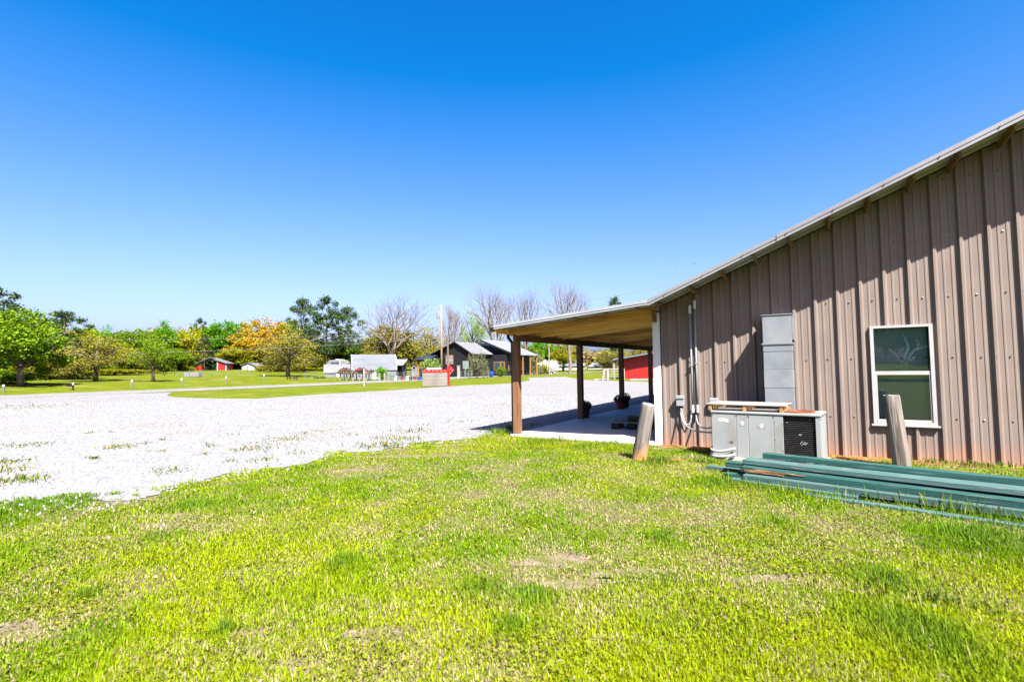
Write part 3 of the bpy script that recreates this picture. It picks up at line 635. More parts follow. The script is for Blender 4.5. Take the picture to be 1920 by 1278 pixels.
for nm, (u0, u1, v0, v1), m_ in (('label_plate', (.10, .245, .565, .622), 'sticker'), ('warning_sticker', (.40, .485, .525, .60), 'print'), ('warning_sticker', (.66, .76, .50, .575), 'print')):
    mb = MB(); mb.bb(u0, u1, -0.0062, -0.0045, v0, v1); s_ = mb.build(nm, M['sticker'] if m_ == 'sticker' else M['acgrey'], ac)
    mb = MB(); n = 5 if m_ == 'print' else 3
    for k in range(n):
        zz = v1-(k+.7)*(v1-v0)/(n+.3); mb.bb(u0+.006+(.025 if m_ == 'print' else 0), u1-.006-rr.uniform(0, .02), -0.0072, -0.0064, zz-.0035, zz+.0035)
    if m_ == 'print': mb.add([(u0+.004, -.0068, v1-.035), (u0+.026, -.0068, v1-.035), (u0+.015, -.0068, v1-.015)], [(0, 1, 2)])
    mb.build('small_print', M['sticker'] if m_ == 'print' else M['print'], ac)
mb = MB()
for (u, v) in ((.02, .70-.03), (.35, .67), (.37, .67), (.52, .67), (.54, .67), (.865, .67), (.885, .6), (.985, .58), (.885, .35), (.985, .2), (.885, .12), (.02, .1), (.24, .27), (.235, .63), (1.47, .67)):
    mb.tube([(u, -0.003, v), (u, -0.009, v)], [0.008, 0.006], 6)
mb.tube([(.285, -.004, .27), (.285, -.007, .27)], 0.025, 14)
mb.build('panel_screws', M['screw'], ac, kind='stuff')
# flexible conduits from the wall to the unit, loose hose at the unit's foot
def acw(x, y, z): 
    c, s = math.cos(AROT), math.sin(AROT); return Vector((AC0.x+c*x-s*y, AC0.y+s*x+c*y, z))
def bez(a, b, c, d, n=14):
    a, b, c, d = map(Vector, (a, b, c, d)); return [a*(1-t)**3 + b*3*t*(1-t)**2 + c*3*t*t*(1-t) + d*t**3 for t in (i/n for i in range(n+1))]
e1 = acw(0.0, 0.10, 0.47); e2 = acw(0.0, 0.12, 0.38)
xa = on_y(1296.5, 778, YW-.07).x; xb = on_y(1305.5, 778, YW-.07).x; zc_ = on_y(1300, 780, YW-.07).z; bxm = (bx0+bx1)/2
hoses = [([(xb, YW-.07, zc_+.02)], (xb, YW-.07, zc_-.22), e1+Vector((-.15, .1, -.06)), e1, 'flexible grey conduit from the right pipe to the unit'),
         ([(bxm, YW-.08, bz0-.04)], (bxm+.0, YW-.1, bz0-.42), e2+Vector((-.35, .15, -.03)), e2, 'long flexible grey conduit from disconnect box to the unit'),
         ([(bxm+.015, YW-.10, bz0-.04)], (bxm+.05, YW-.1, bz0-.36), (xa-.03, YW-.07, zc_-.26), (xa, YW-.07, zc_+.02), 'short flexible conduit looping from disconnect box to the left pipe')]
for h0, h1, h2, h3, lb in hoses:
    mb = MB(); mb.tube(bez(h0[0], h1, h2, h3), 0.0135, 8); tag(mb.build('flexible_conduit', M['conduit'], smooth=True), lb, 'conduit')
mb = MB()
mb.tube(bez(acw(-.03, .12, .16), acw(-.06, -.12, .10), acw(.2, -.12, .12), acw(.345, -.045, .19)), 0.020, 8)
mb.tube(bez(acw(-.03, .12, .08), acw(-.06, -.14, .03), acw(.2, -.14, .04), acw(.345, -.045, .10)), 0.020, 8)
tag(mb.build('white_hose', M['vinyl'], smooth=True), 'white hose wrapped round the lower left corner of the unit', 'hose')
# outlet box on wall behind the pallet
ox = on_y(1339, 748, YW-.04); mb = MB(); mb.bb(ox.x-.07, ox.x+.07, YW-.10, YW-.037, ox.z-.12, ox.z+.02); tag(mb.build('outlet_box', M['conduit'], bevel=0.008), 'small grey outlet box on the wall just behind the pallet', 'electrical box')
# pallet on the unit
pl = thing('wooden_pallet', 'weathered wooden pallet lying on top of the air conditioning unit', 'pallet', acw(-0.05, 0.03, AH+.001), AROT+R(1.0))
for x_ in (0.0, 0.50, 1.0):
    mb = MB(); mb.bb(x_, x_+.05, -0.02, 0.60, 0.0, 0.088); mb.build('stringer', M['stringer'], pl, bevel=0.003)
rr = random.Random(8)
for k in range(5):
    y_ = -0.03 + k*0.132; mb = MB(); mb.bb(-0.02+rr.uniform(-.015, .015), 1.075+rr.uniform(-.02, .02), y_, y_+.10, 0.0885, 0.107); mb.build('deck_board', M['pallet'], pl, bevel=0.003)
for k in range(2):
    mb = MB(); mb.bb(0.052, 0.498, 0.08+k*.3, .18+k*.3, 0.002, 0.018); mb.build('bottom_board', M['pallet'], pl)
    mb = MB(); mb.bb(0.552, 0.998, 0.08+k*.3, .18+k*.3, 0.002, 0.018); mb.build('bottom_board', M['pallet'], pl)

# logs
def log(loc, h, r, lean, label, clay=False, seed=1):
    o = thing('log_post', label, 'post', loc, rot=lean); rr = random.Random(seed); mb = MB(); n = 18; vs = []; fs = []; rings = [-0.18, 0.02, 0.2, 0.4, 0.6, 0.8, h-0.02, h]
    rings = [z for z in rings if z <= h]; ph = [rr.uniform(-.07, .07) for _ in range(n)]
    for i, z in enumerate(rings):
        for k in range(n):
            t = 2*math.pi*k/n; q = r*(1.08-0.12*max(z, 0)/h)*(1+ph[k]*0.6+rr.uniform(-.015, .015))*(0.96 if i == len(rings)-1 else 1)
            vs.append((q*math.cos(t), q*math.sin(t), z + (rr.uniform(-.012, .012) if i == len(rings)-1 else 0)))
    for i in range(len(rings)-1):
        for k in range(n): fs.append((i*n+k, i*n+(k+1) % n, (i+1)*n+(k+1) % n, (i+1)*n+k))
    mb.add(vs, fs); mb.build('log_body', M['logclay'] if clay else M['log'], o, smooth=True)
    b2 = MB(); top = vs[-n:]; b2.add([(0, 0, h+.004)]+[(a*.985, b*.985, c+.001) for a, b, c in top], [(0, 1+k, 1+(k+1) % n) for k in range(n)]); b2.build('log_end', M['logend'], o)
b1 = on_z(1198, 862); log((b1.x, b1.y, -0.02), 0.905, 0.104, (R(4), R(12), R(0)), 'leaning weathered log post beside the white corner trim', True, 3)
b2_ = on_z(1692, 878); log((b2_.x, b2_.y, 0), 0.99, 0.097, (R(-2), R(-4.5), 0), 'upright grey weathered log post in front of the window', False, 6)

# low dark pallet with a block, and pots on the slab
q = on_z(1187, 802, 0.045)
pk = thing('dark_pallet', 'low dark pallet lying on the porch slab near the leaning log', 'pallet', (q.x, q.y, 0.045), R(8))
for x_ in (-0.34, 0.0, 0.34):
    mb = MB(); mb.bb(x_-.09, x_+.09, -.30, .30, 0.001, .13); mb.build('pallet_block', M['black'], pk, bevel=.01)
for k in range(4):
    mb = MB(); mb.bb(-.42, .42, -.30+k*.155, -.30+k*.155+.13, .1305, .152); mb.build('deck_board', M['greywood'], pk)
mb = MB(); mb.bb(-.16, .16, -.10, .10, 0, .12); ob = mb.build('dark_block', M['black'], None, (q.x+.05, q.y+.05, .198), bevel=.012); tag(ob, 'dark block lying on the low pallet under the porch', 'block')
def pot(px, py, h, r, m_, label, seed):
    p = on_z(px, py, .045); o = thing('flower_pot', label, 'flower pot', (p.x, p.y, .046), 0.3*seed, group='pots along the porch edge')
    mb = MB(); mb.lathe([(r*.68, 0), (r*.95, h*.84), (r*1.06, h*.84), (r*1.06, h), (r*.92, h), (r*.88, h*.9)], n=18); mb.build('pot', m_, o, smooth=False)
    rr = np.random.RandomState(seed); n = 420; th = rr.rand(n)*6.283; ra = r*1.25*np.sqrt(rr.rand(n)); zz = h*.9+rr.rand(n)*h*.75*(1-(ra/(r*1.6))**2)
    c = np.stack([ra*np.cos(th), ra*np.sin(th), zz], 1); me = leaf_mesh('flowers', c, 0.030, rr); link('flowers', me, M['potplant'], o, (0, 0, 0))
def leaf_mesh(name, c, size, rr, up=0.4, stretch=1.0, jit=0.5):
    """one small diamond-shaped leaf per point"""
    n = len(c); nrm = rr.normal(size=(n, 3)); nrm[:, 2] = np.abs(nrm[:, 2])+up; nrm /= np.linalg.norm(nrm, axis=1)[:, None]
    t = rr.normal(size=(n, 3)); u = np.cross(nrm, t); u /= np.linalg.norm(u, axis=1)[:, None]; v = np.cross(nrm, u)
    s = (size*(1-jit/2+jit*rr.rand(n)))[:, None] if np.isscalar(size) else (size*(1-jit/2+jit*rr.rand(n)))[:, None]
    V = np.stack([c-u*s*stretch, c-v*s*.6, c+u*s*stretch, c+v*s*.6], 1).reshape(-1, 3); Fi = np.arange(4*n).reshape(n, 4)
    return np_mesh(name, V, Fi)
M['potplant'] = leafmat('dark_pot_plant', (0.035, 0.045, 0.03), 0.5)
pot(1097, 782, .29, .15, M['darkpot'], 'dark flower pot just behind the second porch post', 1)
pot(1163, 766.5, .29, .16, M['terracotta'], 'red flower pot in front of the third porch post', 2)
pot(1172, 764, .31, .155, M['darkpot'], 'dark flower pot close behind the red pot', 3)

# lumber pile: every board is a thing of its own
LO = Vector((-0.85, 6.84, 0)); LR = R(-13.0)
lc, ls_ = math.cos(LR), math.sin(LR)
def lw(u, v, z): return Vector((LO.x+lc*u-ls_*v, LO.y+ls_*u+lc*v, z))
boards = [
 # u0, u1, v0, v1, z0, z1, yaw, roll, mat, label
 (0.75, 5.6, -0.20, -0.11, 0.005, 0.035, -0.6, 0, 'greenp', 'thin pale green board lying in the grass in front of the pile'),
 (0.02, 5.1, 0.02, 0.14, 0.045, 0.112, 0.2, 0, 'greenp', 'lowest front green board of the pile with a pale worn edge'),
 (-0.04, 5.0, 0.13, 0.27, 0.122, 0.188, -0.5, 0, 'green', 'green board with a split orange splintered left end'),
 (-0.06, 5.3, 0.25, 0.49, 0.200, 0.254, 0.3, 0, 'greenp', 'wide pale green board near the top with a rusty stain'),
 (0.12, 5.4, 0.44, 0.55, 0.264, 0.326, 1.0, 0, 'green', 'topmost green board at the back of the pile'),
 (-0.66, 1.9, 0.56, 0.66, 0.004, 0.060, 1.5, 0, 'greenp', 'short green board reaching farthest left by the unit'),
 (-0.34, 2.6, 0.42, 0.54, 0.105, 0.170, 0.3, 0, 'green', 'green board poking out left below the topmost board'),
 (-0.10, 2.4, 0.27, 0.39, 0.085, 0.140, -1.0, 0, 'green', 'bright green board end in the middle of the pile'),
 (-0.26, 1.8, 0.15, 0.26, 0.010, 0.078, -0.5, 0, 'green', 'dark green board half buried in grass under the pile'),
 (-0.12, 1.2, 0.0, 0.10, 0.004, 0.050, -2.0, 0, 'greenp', 'short pale green scrap at the front left foot of the pile'),
 (2.7, 2.82, 0.0, 0.52, 0.004, 0.084, 0, 0, 'green', None), (4.3, 4.42, 0.0, 0.52, 0.004, 0.084, 0, 0, 'green', None),
]
rr = random.Random(12)
for (u0, u1, v0, v1, z0, z1, ya, ro, m_, lb) in boards:
    mb = MB(); L_ = u1-u0; n = 8; wv = [rr.uniform(-.004, .004) for _ in range(n+1)]; sag = rr.uniform(.002, .012) if L_ > 4 and z0 > .03 else 0
    vs = []
    for i in range(n+1):
        t = i/n*L_; b = wv[i]; g = -sag*math.sin(math.pi*i/n)
        vs += [(t, b, g), (t, v1-v0+b, g), (t, v1-v0+b, z1-z0+g), (t, b, z1-z0+g)]
    fs = [(0, 3, 2, 1), (4*n, 4*n+1, 4*n+2, 4*n+3)]
    for i in range(n):
        a = 4*i
        for k in range(4): fs.append((a+k, a+(k+1) % 4, a+4+(k+1) % 4, a+4+k))
    mb.add(vs, fs); p = lw(u0, v0, z0)
    o = mb.build('green_board', M[m_], None, p, rot=(0, 0, LR+R(ya)), bevel=0.004)
    tag(o, lb or ('short green cross piece under the long boards, nearer the middle' if u0 < 3 else 'short green cross piece under the long boards, toward the right'), 'board', 'stacked green boards')
    if lb and 'splintered' in lb:
        mb = MB(); r2 = random.Random(4)
        for k in range(16):
            a = r2.uniform(-.01, .55); zz = r2.uniform(.012, .046); mb.bar((a, -.0045, zz), (a+r2.uniform(.06, .25), -.0030, zz+r2.uniform(-.006, .004)), .007, r2.uniform(.004, .012))
        s_ = link('splintered_wood', mb.mesh('splintered_wood'), M['splint'], None); s_.parent = o
    if lb and 'stain' in lb:
        mb = MB()
        for a, b in ((.62, .05), (.66, .14), (.63, .20)): mb.bb(a, a+.03, b, b+.03, z1-z0+.0005, z1-z0+.003)
        s_ = link('rusty_nail_plate', mb.mesh('rusty_nail_plate'), M['rust'], None); s_.parent = o

# ================================================================== ACROSS THE LOT: arrow sign, mailboxes, poles
def box_rot(mb, c, d, rz): return mb.box(c, d, Matrix.Rotation(rz, 3, 'Z'))
# arrow sign board (faces the lot)
SZ = 41.0
sg = spot(816, SZ); k_ = SZ/F
FACE = YAW                                    # faces roughly back across the lot
sign = thing('arrow_sign', 'roadside letter board sign with a red arrow frame across its top', 'sign', (sg.x, sg.y, 0), FACE)
W_ = 46*k_; zb_ = 0.05; zt_ = 25*k_ + .05
mb = MB(); mb.bb(-W_/2, W_/2, -.12, .12, zb_, zt_); mb.build('letter_board', M['signface'], sign)
mb = MB()
for k in range(5):
    zz = zb_ + (k+.0)*(zt_-zb_)/4; mb.bb(-W_/2, W_/2, -.135, -.121, max(zz-.012, zb_), min(zz+.012, zt_))
for k in range(7):
    xx = -W_/2 + k*W_/6; mb.bb(max(xx-.006, -W_/2), min(xx+.006, W_/2), -.130, -.1215, zb_, zt_)
mb.build('letter_track', M['greywood'], sign)
mb = MB(); a = 5.6*k_
mb.bb(-W_/2, W_/2+2*k_, -.14, .14, zt_+.002, zt_+a); mb.bb(W_/2+.002, W_/2+4*k_, -.14, .14, zb_-.04, zt_+.0015)
mb.prism([(W_/2-.5*k_, -.145, zt_+9*k_), (W_/2+3.2*k_, -.145, zt_+14*k_), (W_/2+12.5*k_, -.145, zt_+4.5*k_), (W_/2+4.2*k_, -.145, zt_-5*k_), (W_/2-.5*k_, -.145, zt_-.5*k_)], (0, .29, 0)); mb.build('arrow_frame', M['redpaint'], sign)
mb = MB()
pts = [(-W_/2+(i+.5)*W_/6, zt_+a/2) for i in range(6)] + [(W_/2+6*k_, zt_+8*k_-2*k_), (W_/2+10*k_, zt_+3*k_), (W_/2+6*k_, zt_-2.5*k_)]
for (u, v) in pts: mb.lathe([(.055, -.0), (.05, .04), (.02, .07)], (0, 0, 0), 8) if False else mb.box((u, -.165, v), (.045, .05, .045))
mb.build('bulbs', M['bulb'], sign, kind='stuff')
mb = MB(); mb.bb(-W_/2+.3, W_/2-.5, .02, .06, zt_+a+.003, zt_+a+.14); mb.build('white_panel', M['white'], sign)

# mailbox on the near verge
p = spot(683, 45.0)
mbx = thing('mailbox', 'black mailbox on a grey wooden post in the roadside grass strip', 'mailbox', p, YAW)
k2 = 45/F
mb = MB(); mb.bb(-.075, .075, -.075, .075, -.1, 32*k2); mb.build('mailbox_post', M['greywood'], mbx)
mb = MB(); mb.bb(-.55, .25, -.06, .06, 24*k2, 24*k2+.09); mb.build('mailbox_arm', M['greywood'], mbx)
mb = MB(); z_ = 25.9*k2
prof = [(-.13, 0), (.13, 0), (.13, .16)] + [(.13*math.cos(t*math.pi/8), .16+.13*math.sin(t*math.pi/8)) for t in range(1, 8)] + [(-.13, .16)]
mb.prism([(-.60, y, z_+z) for y, z in prof], (.52, 0, 0)); mb.build('mailbox_shell', M['black'], mbx)
mb = MB(); mb.bb(-.52, -.40, -.150, -.132, z_+.12, z_+.30); mb.build('mailbox_flag', M['redpaint'], mbx)
# delineator posts beyond the road on the left, one with a mailbox
for i, (px, Z, lb) in enumerate(((8, 40, 'leftmost short dark fence post with white cap across the road'), (138, 43, 'short white-capped post carrying a small dark mailbox'), (248, 47.5, 'white-capped post left of the thin-leaved roadside tree'), (341, 51, 'white-capped post between roadside tree and red shed'), (424, 55, 'white-capped post below the red shed'), (495, 61, 'white-capped post nearest the olive tree'))):
    p = spot(px, Z); o = thing('roadside_post', lb, 'post', p, YAW, group='white capped posts along the far roadside'); hh = 11.5*Z/F*1.2
    mb = MB(); mb.tube([(0, 0, -.1), (0, 0, hh*.72)], .065, 8); mb.build('post_shaft', M['greensign'] if i != 1 else M['black'], o)
    mb = MB(); mb.tube([(0, 0, hh*.72+.001), (0, 0, hh)], .075, 8); mb.build('post_cap', M['white'], o)
    if i == 1:
        mb = MB(); mb.bb(-.48, -.09, -.11, .11, hh*.50, hh*.85); mb.build('mailbox_shell', M['black'], o)
# utility poles
p = spot(828, 74); zt2 = zat(828, 571, 74)
up = thing('utility_pole', 'tall brown wooden utility pole with pale transformer beside the black house', 'utility pole', p, YAW)
mb = MB(); mb.tube([(0, 0, -.2), (0, 0, (zt2-p.z)*.55), (0.0, 0, zt2-p.z)], [.17, .15, .11], 10); mb.build('pole_shaft', M['polewood'], up, smooth=True)
zt_l = zt2-p.z
mb = MB(); mb.lathe([(.20, 0), (.24, .05), (.24, .75), (.18, .85)], (-.42, 0, zt_l-1.85), 12); mb.build('transformer', M['trim'], up)
mb = MB(); mb.bar((-.42, 0, zt_l-1.1), (0, 0, zt_l-1.1), .06, .06); mb.bar((-.25, 0, zt_l-.15), (.28, 0, zt_l-.08), .06, .08)
for x_ in (-.22, 0.0, .24): mb.tube([(x_, 0, zt_l-.08), (x_, 0, zt_l+.14)], .035, 6)
mb.build('crossarm', M['greywood'], up)
p = spot(840, 72); zt3 = zat(839, 627, 72); mb = MB(); mb.tube([(0, 0, -.2), (0, 0, zt3-p.z)], [.14, .10], 8); tag(mb.build('short_utility_pole', M['barkpale'], None, p), 'shorter pinkish grey pole just right of the tall utility pole', 'utility pole')
p = spot(1030, 96); zt4 = zat(1030, 646, 96); mb = MB(); mb.tube([(0, 0, -.2), (0, 0, zt4-p.z+1.5)], [.13, .10], 8); tag(mb.build('slim_pole', M['trim'], None, p), 'slim pale grey pole seen under the porch roof beside the dogwood', 'pole')
# overhead wires
def wire(pts, label, r=.018):
    ps = []
    for i in range(len(pts)-1):
        a, b = Vector(pts[i]), Vector(pts[i+1])
        for k in range(16):
            t = k/16; q = a.lerp(b, t); q.z -= 1.0*4*t*(1-t)*min(1, (b-a).length/80); ps.append(q)
    ps.append(Vector(pts[-1])); mb = MB(); mb.tube(ps, r, 4); tag(mb.build('power_line', M['wire']), label, 'power line', 'overhead wires')
ptop = at(828, 577, 74)
wire([at(-420, 560, 52), ptop], 'uppermost thin overhead wire crossing the sky on the left', .007)
wire([at(-420, 628, 50), at(828, 620, 74)], 'middle overhead wire crossing in front of the left trees', .009)
wire([at(-420, 668, 49), at(828, 633, 74)], 'lowest overhead wire crossing in front of the left trees', .010)
wire([at(1030, 572, 96), at(1420, 500, 60)], 'thin overhead wire above the porch roof', .014)
# road sign by the house
p = spot(873, 70); k3 = 70/F; rs_ = thing('road_sign', 'grey-green road sign turned edge-on in front of the black house', 'sign', p, YAW+R(25))
mb = MB(); mb.tube([(0, 0, -.1), (0, 0, 33*k3)], .04, 6); mb.build('sign_post', M['trim'], rs_)
mb = MB(); mb.bb(-.42, .42, -.06, -.042, 18*k3, 33*k3); mb.build('sign_panel', M['greensign'], rs_)

# ================================================================== HOUSES AND SHEDS
def hpart(name, o, m_, **k):
    return k['mb'].build(name, m_, o)
# --- black house: gable toward us, ridge running away; local x = right, y = away
HZ = 84.0; hk = HZ/F
hp = spot(858, HZ); hb = hp.z
house = thing('black_house', 'black board-sided house with grey metal roof across the road', 'house', hp, R(2))
# heights above house base
Z_ap = zat(855, 640, HZ)-hb; Z_er = zat(890, 662, HZ)-hb; Z_el = zat(797, 664, HZ)-hb
xl, xw, xr = -62*hk, -33*hk, 36*hk; xa_ = -2*hk; LEN = 13.0
mb = MB()
def roofz(x): return Z_ap - (Z_ap-Z_er)*(x-xa_)/(xr-xa_) if x > xa_ else Z_ap - (Z_ap-Z_el)*(xa_-x)/(xa_-xl)
mb.prism([(xw, 0, -.4), (xr-.3, 0, -.4), (xr-.3, 0, roofz(xr-.3)-.12), (xa_, 0, Z_ap-.12), (xw, 0, roofz(xw)-.12)], (0, LEN, 0)); mb.build('wall', M['blackhouse'], house)
mb = MB(); 
for k in range(17):
    x_ = xw+.15+k*(xr-.6-xw)/16; mb.bb(x_-.03, x_+.03, -.03, -.001, -.2, roofz(x_)-.2)
mb.build('battens', M['blackhouse'], house)
def slab_roof(mb, xa, za, xb, zb, y0, y1, th=.10):
    mb.prism([(xa, y0, za), (xb, y0, zb), (xb, y0, zb-th), (xa, y0, za-th)], (0, y1-y0, 0))
mb = MB(); slab_roof(mb, xa_+.001, Z_ap, xr+.1, roofz(xr+.1), -.5, LEN*.45); rf = mb.build('roof', M['greyroof'], house)
mb = MB(); slab_roof(mb, xl, Z_el, xa_, Z_ap, -.5, LEN*.9); mb.build('roof', M['darkroof'], house)
mb = MB()
for k in range(12):
    y_ = -.45+k*.52; mb.bar((xa_+.05, y_, Z_ap-.0), (xr+.08, y_, roofz(xr+.08)+.02), .05, .03)
mb.build('roof_ribs', M['greyroof'], house, kind='stuff')
# rear part of the house, set a little right, with porch facing right
x2 = xr+2.6; zr2 = Z_ap+.55
mb = MB(); slab_roof(mb, xa_+.9, zr2, x2+1.8, Z_er-.25, LEN*.45, LEN*.45+9); mb.build('rear_roof', M['greyroof'], house)
mb = MB(); mb.prism([(xa_+.9, LEN*.45-.02, zr2+.02), (x2+1.85, LEN*.45-.02, Z_er-.2), (x2+1.85, LEN*.45-.02, Z_er-.45), (xa_+.9, LEN*.45-.02, zr2-.3)], (0, -.06, 0)); mb.build('barge_board', M['blackhouse'], house)
mb = MB(); mb.bb(xa_+1, x2, LEN*.45+.1, LEN*.45+8.8, -.4, Z_er-.2); mb.build('rear_wall', M['blackhouse'], house)
for (yy_, w2) in ((LEN*.45+1.6, 1.5), (LEN*.45+6.0, 1.5)):
    mb = MB(); mb.bb(x2+.01, x2+.06, yy_-w2/2, yy_+w2/2, .9, 2.4); f_ = mb.build('window', M['cedarwood'], house); mb = MB(); mb.bb(x2+.061, x2+.08, yy_-w2/2+.12, yy_+w2/2-.12, 1.02, 2.28); mb.build('pane', M['darkglass'], f_)
for (xx_, w2) in ((xr+.9, 1.3), (xr+2.0, .7)):
    mb = MB(); mb.bb(xx_-w2/2, xx_+w2/2, LEN*.45+.03, LEN*.45+.09, .9, 2.4); f_ = mb.build('window', M['cedarwood'], house); mb = MB(); mb.bb(xx_-w2/2+.1, xx_+w2/2-.1, LEN*.45+.0, LEN*.45+.029, 1.0, 2.3); mb.build('pane', M['darkglass'], f_)
for yy_ in (LEN*.45+.2, LEN*.45+3.2, LEN*.45+6, LEN*.45+8.7):
    mb = MB(); mb.bb(x2+1.5, x2+1.65, yy_-.08, yy_+.08, -.3, Z_er-.3); mb.build('porch_post', M['cedarwood'], house)
# gable window
gwx0, gwx1 = (831.5-858)*hk, (848.5-858)*hk; gz0, gz1 = zat(840, 683, HZ)-hb, zat(840, 665.5, HZ)-hb
mb = MB(); mb.bb(gwx0, gwx1, -.09, -.031, gz0, gz1); f_ = mb.build('window', M['cedarwood'], house)
mb = MB(); mb.bb(gwx0+.14, gwx1-.14, -.12, -.091, gz0+.14, gz1-.14); mb.build('pane', M['galv'], f_)
mb = MB(); mb.bb(gwx0+.14, gwx1-.14, -.125, -.1205, gz0+.66, gz0+.74); mb.build('glazing_bar', M['white'], f_)
# side wing with dark roof and porch
wx_l, wx_r = (752-858)*hk, (800-858)*hk
zr_w, ze_w = zat(790, 655, HZ)-hb, zat(780, 673, HZ+0)-hb
mb = MB(); mb.prism([(wx_l, -.3, ze_w), (wx_l+1.6, 5.2, zr_w), (wx_l+1.6, 5.2, zr_w-.1), (wx_l, -.3, ze_w-.1)], (wx_r-wx_l+2.4, 0, 0)); mb.build('wing_roof', M['darkroof'], house)
mb = MB(); mb.bb(wx_l+.5, wx_r+2.2, 2.6, 5.0, -.4, ze_w+.4); mb.build('wing_wall', M['blackhouse'], house)
for x_ in (wx_l+.9, wx_l+3.2): 
    mb = MB(); mb.bb(x_-.11, x_+.11, .1, .32, -.3, ze_w-.05); mb.build('porch_post', M['cedarwood'], house)
mb = MB(); mb.bb(wx_l+.4, wx_l+3.6, .05, .35, ze_w-.28, ze_w-.11); mb.build('porch_beam', M['blackhouse'], house)

# --- gambrel sheds
def gambrel(pxl, pxr, py_top, py_base, Z, dep, rot, label, roofm, wallm):
    k = Z/F; p = spot((pxl+pxr)/2, Z); o = thing('garden_shed', label, 'shed', p, YAW+rot); L_ = (pxr-pxl)*k/math.cos(rot); zt_ = zat((pxl+pxr)/2, py_top, Z)-p.z
    hw = dep/2; we = zt_*.34; kn = zt_*.80
    prof = [(-hw, -.3), (-hw, we), (-hw*.66, kn), (0, zt_), (hw*.66, kn), (hw, we), (hw, -.3)]
    mb = MB(); mb.prism([(-L_/2+.06, y, z if z < we else z-.07) for y, z in prof], (L_-.12, 0, 0)); mb.build('wall', wallm, o)
    for s in (-1, 1):
        mb = MB()
        for (y0, z0, y1, z1) in ((-hw-.12, we-.05, -hw*.66, kn), (-hw*.66, kn, 0, zt_)):
            mb.prism([(-L_/2, s*y0, z0), (-L_/2, s*y1, z1), (-L_/2, s*y1, z1+.06), (-L_/2, s*y0, z0+.06)], (L_, 0, 0))
        mb.build('roof', roofm, o)
    mb = MB(); 
    for xx in (-L_/2-.02, L_/2+.0):
        for i in range(1, 5):
            y0, z0 = prof[i]; y1, z1 = prof[i+1]; mb.bar((xx, y0, z0+.02), (xx, y1, z1+.02), .06, .10)
    mb.build('gable_trim', M['white'], o)
    mb = MB(); mb.bb(-L_*.05, L_*.12, -hw-.03, -hw-.001, -.1, we-.1); d_ = mb.build('door', M['white'], o)
    return o
gambrel(663, 738, 665, 703, 74, 3.6, R(20), 'large pale metal-roofed barn-shaped shed left of the black house', M['whiteroof'], M['shedwall'])
gambrel(611, 655, 683.5, 703, 78, 2.6, R(20), 'small white barn-shaped shed left of the large pale shed', M['shedwall'], M['shedwall'])
# small shed with grey lean roof
p = spot(744, 77); k = 77/F; o = thing('open_lean_to', 'small dark open lean-to with pale grey roof beside the pale shed', 'shed', p, YAW)
z0_, z1_ = zat(744, 685, 77)-p.z, zat(750, 673.5, 77)-p.z
mb = MB(); mb.prism([(-16*k, 0, z0_), (12*k, 0, z0_), (16*k, 1.8, z1_), (-10*k, 1.8, z1_)], (0, 0, .07)); mb.build('roof', M['greyroof'], o)
mb = MB(); mb.bb(-10*k, 14*k, 1.5, 1.8, -.3, z0_); mb.bb(-13*k, -12*k, .1, 1.7, -.3, z0_); mb.build('wall', M['blackhouse'], o)
for x_ in (-13*k, 0, 11*k):
    mb = MB(); mb.bb(x_-.06, x_+.06, .05, .17, -.3, z0_); mb.build('shed_post', M['blackhouse'], o)
# red shed on the rise, left
p = spot(397, 112); k = 112/F; o = thing('red_shed', 'small red shed with white trim and dark open bay on the hillside', 'shed', p, YAW+R(10))
zl, zh = zat(423, 681, 112)-p.z, zat(392, 671, 112)-p.z
mb = MB(); mb.prism([(-29*k, 0, zl-.6), (25*k, 0, zl), (-5*k, 0, zh), (-29*k, 0, zl-.0)], (0, .0, 0)) if False else None
mb = MB(); mb.prism([(10*k, 0, -.6), (25*k, 0, -.6), (25*k, 0, zl-.08), (10*k, 0, zl+.42)], (0, 4, 0)); mb.prism([(-29*k, 0, -.6), (-18*k, 0, -.6), (-18*k, 0, zl+.0), (-29*k, 0, zl-.2)], (0, 4, 0)); mb.build('wall', M['red'], o)
mb = MB(); mb.bb(-18*k+.001, 10*k-.001, 3.4, 3.6, -.6, zl+.4); mb.build('dark_bay', M['blackhouse'], o)
mb = MB(); mb.prism([(27*k, -.4, zl-.08), (-4*k, -.4, zh), (-4*k, -.4, zh+.14), (27*k, -.4, zl+.06)], (0, 4.8, 0)); mb.prism([(-4*k-.001, -.4, zh), (-31*k, -.4, zl-.2), (-31*k, -.4, zl-.06), (-4*k-.001, -.4, zh+.14)], (0, 4.8, 0)); mb.build('roof', M['whiteroof'], o)
mb = MB(); mb.bb(24*k, 25.5*k, -.05, -.001, -.5, zl-.1); mb.bb(9*k, 10.6*k, -.05, -.001, -.5, zl+.3); mb.build('corner_trim', M['white'], o)
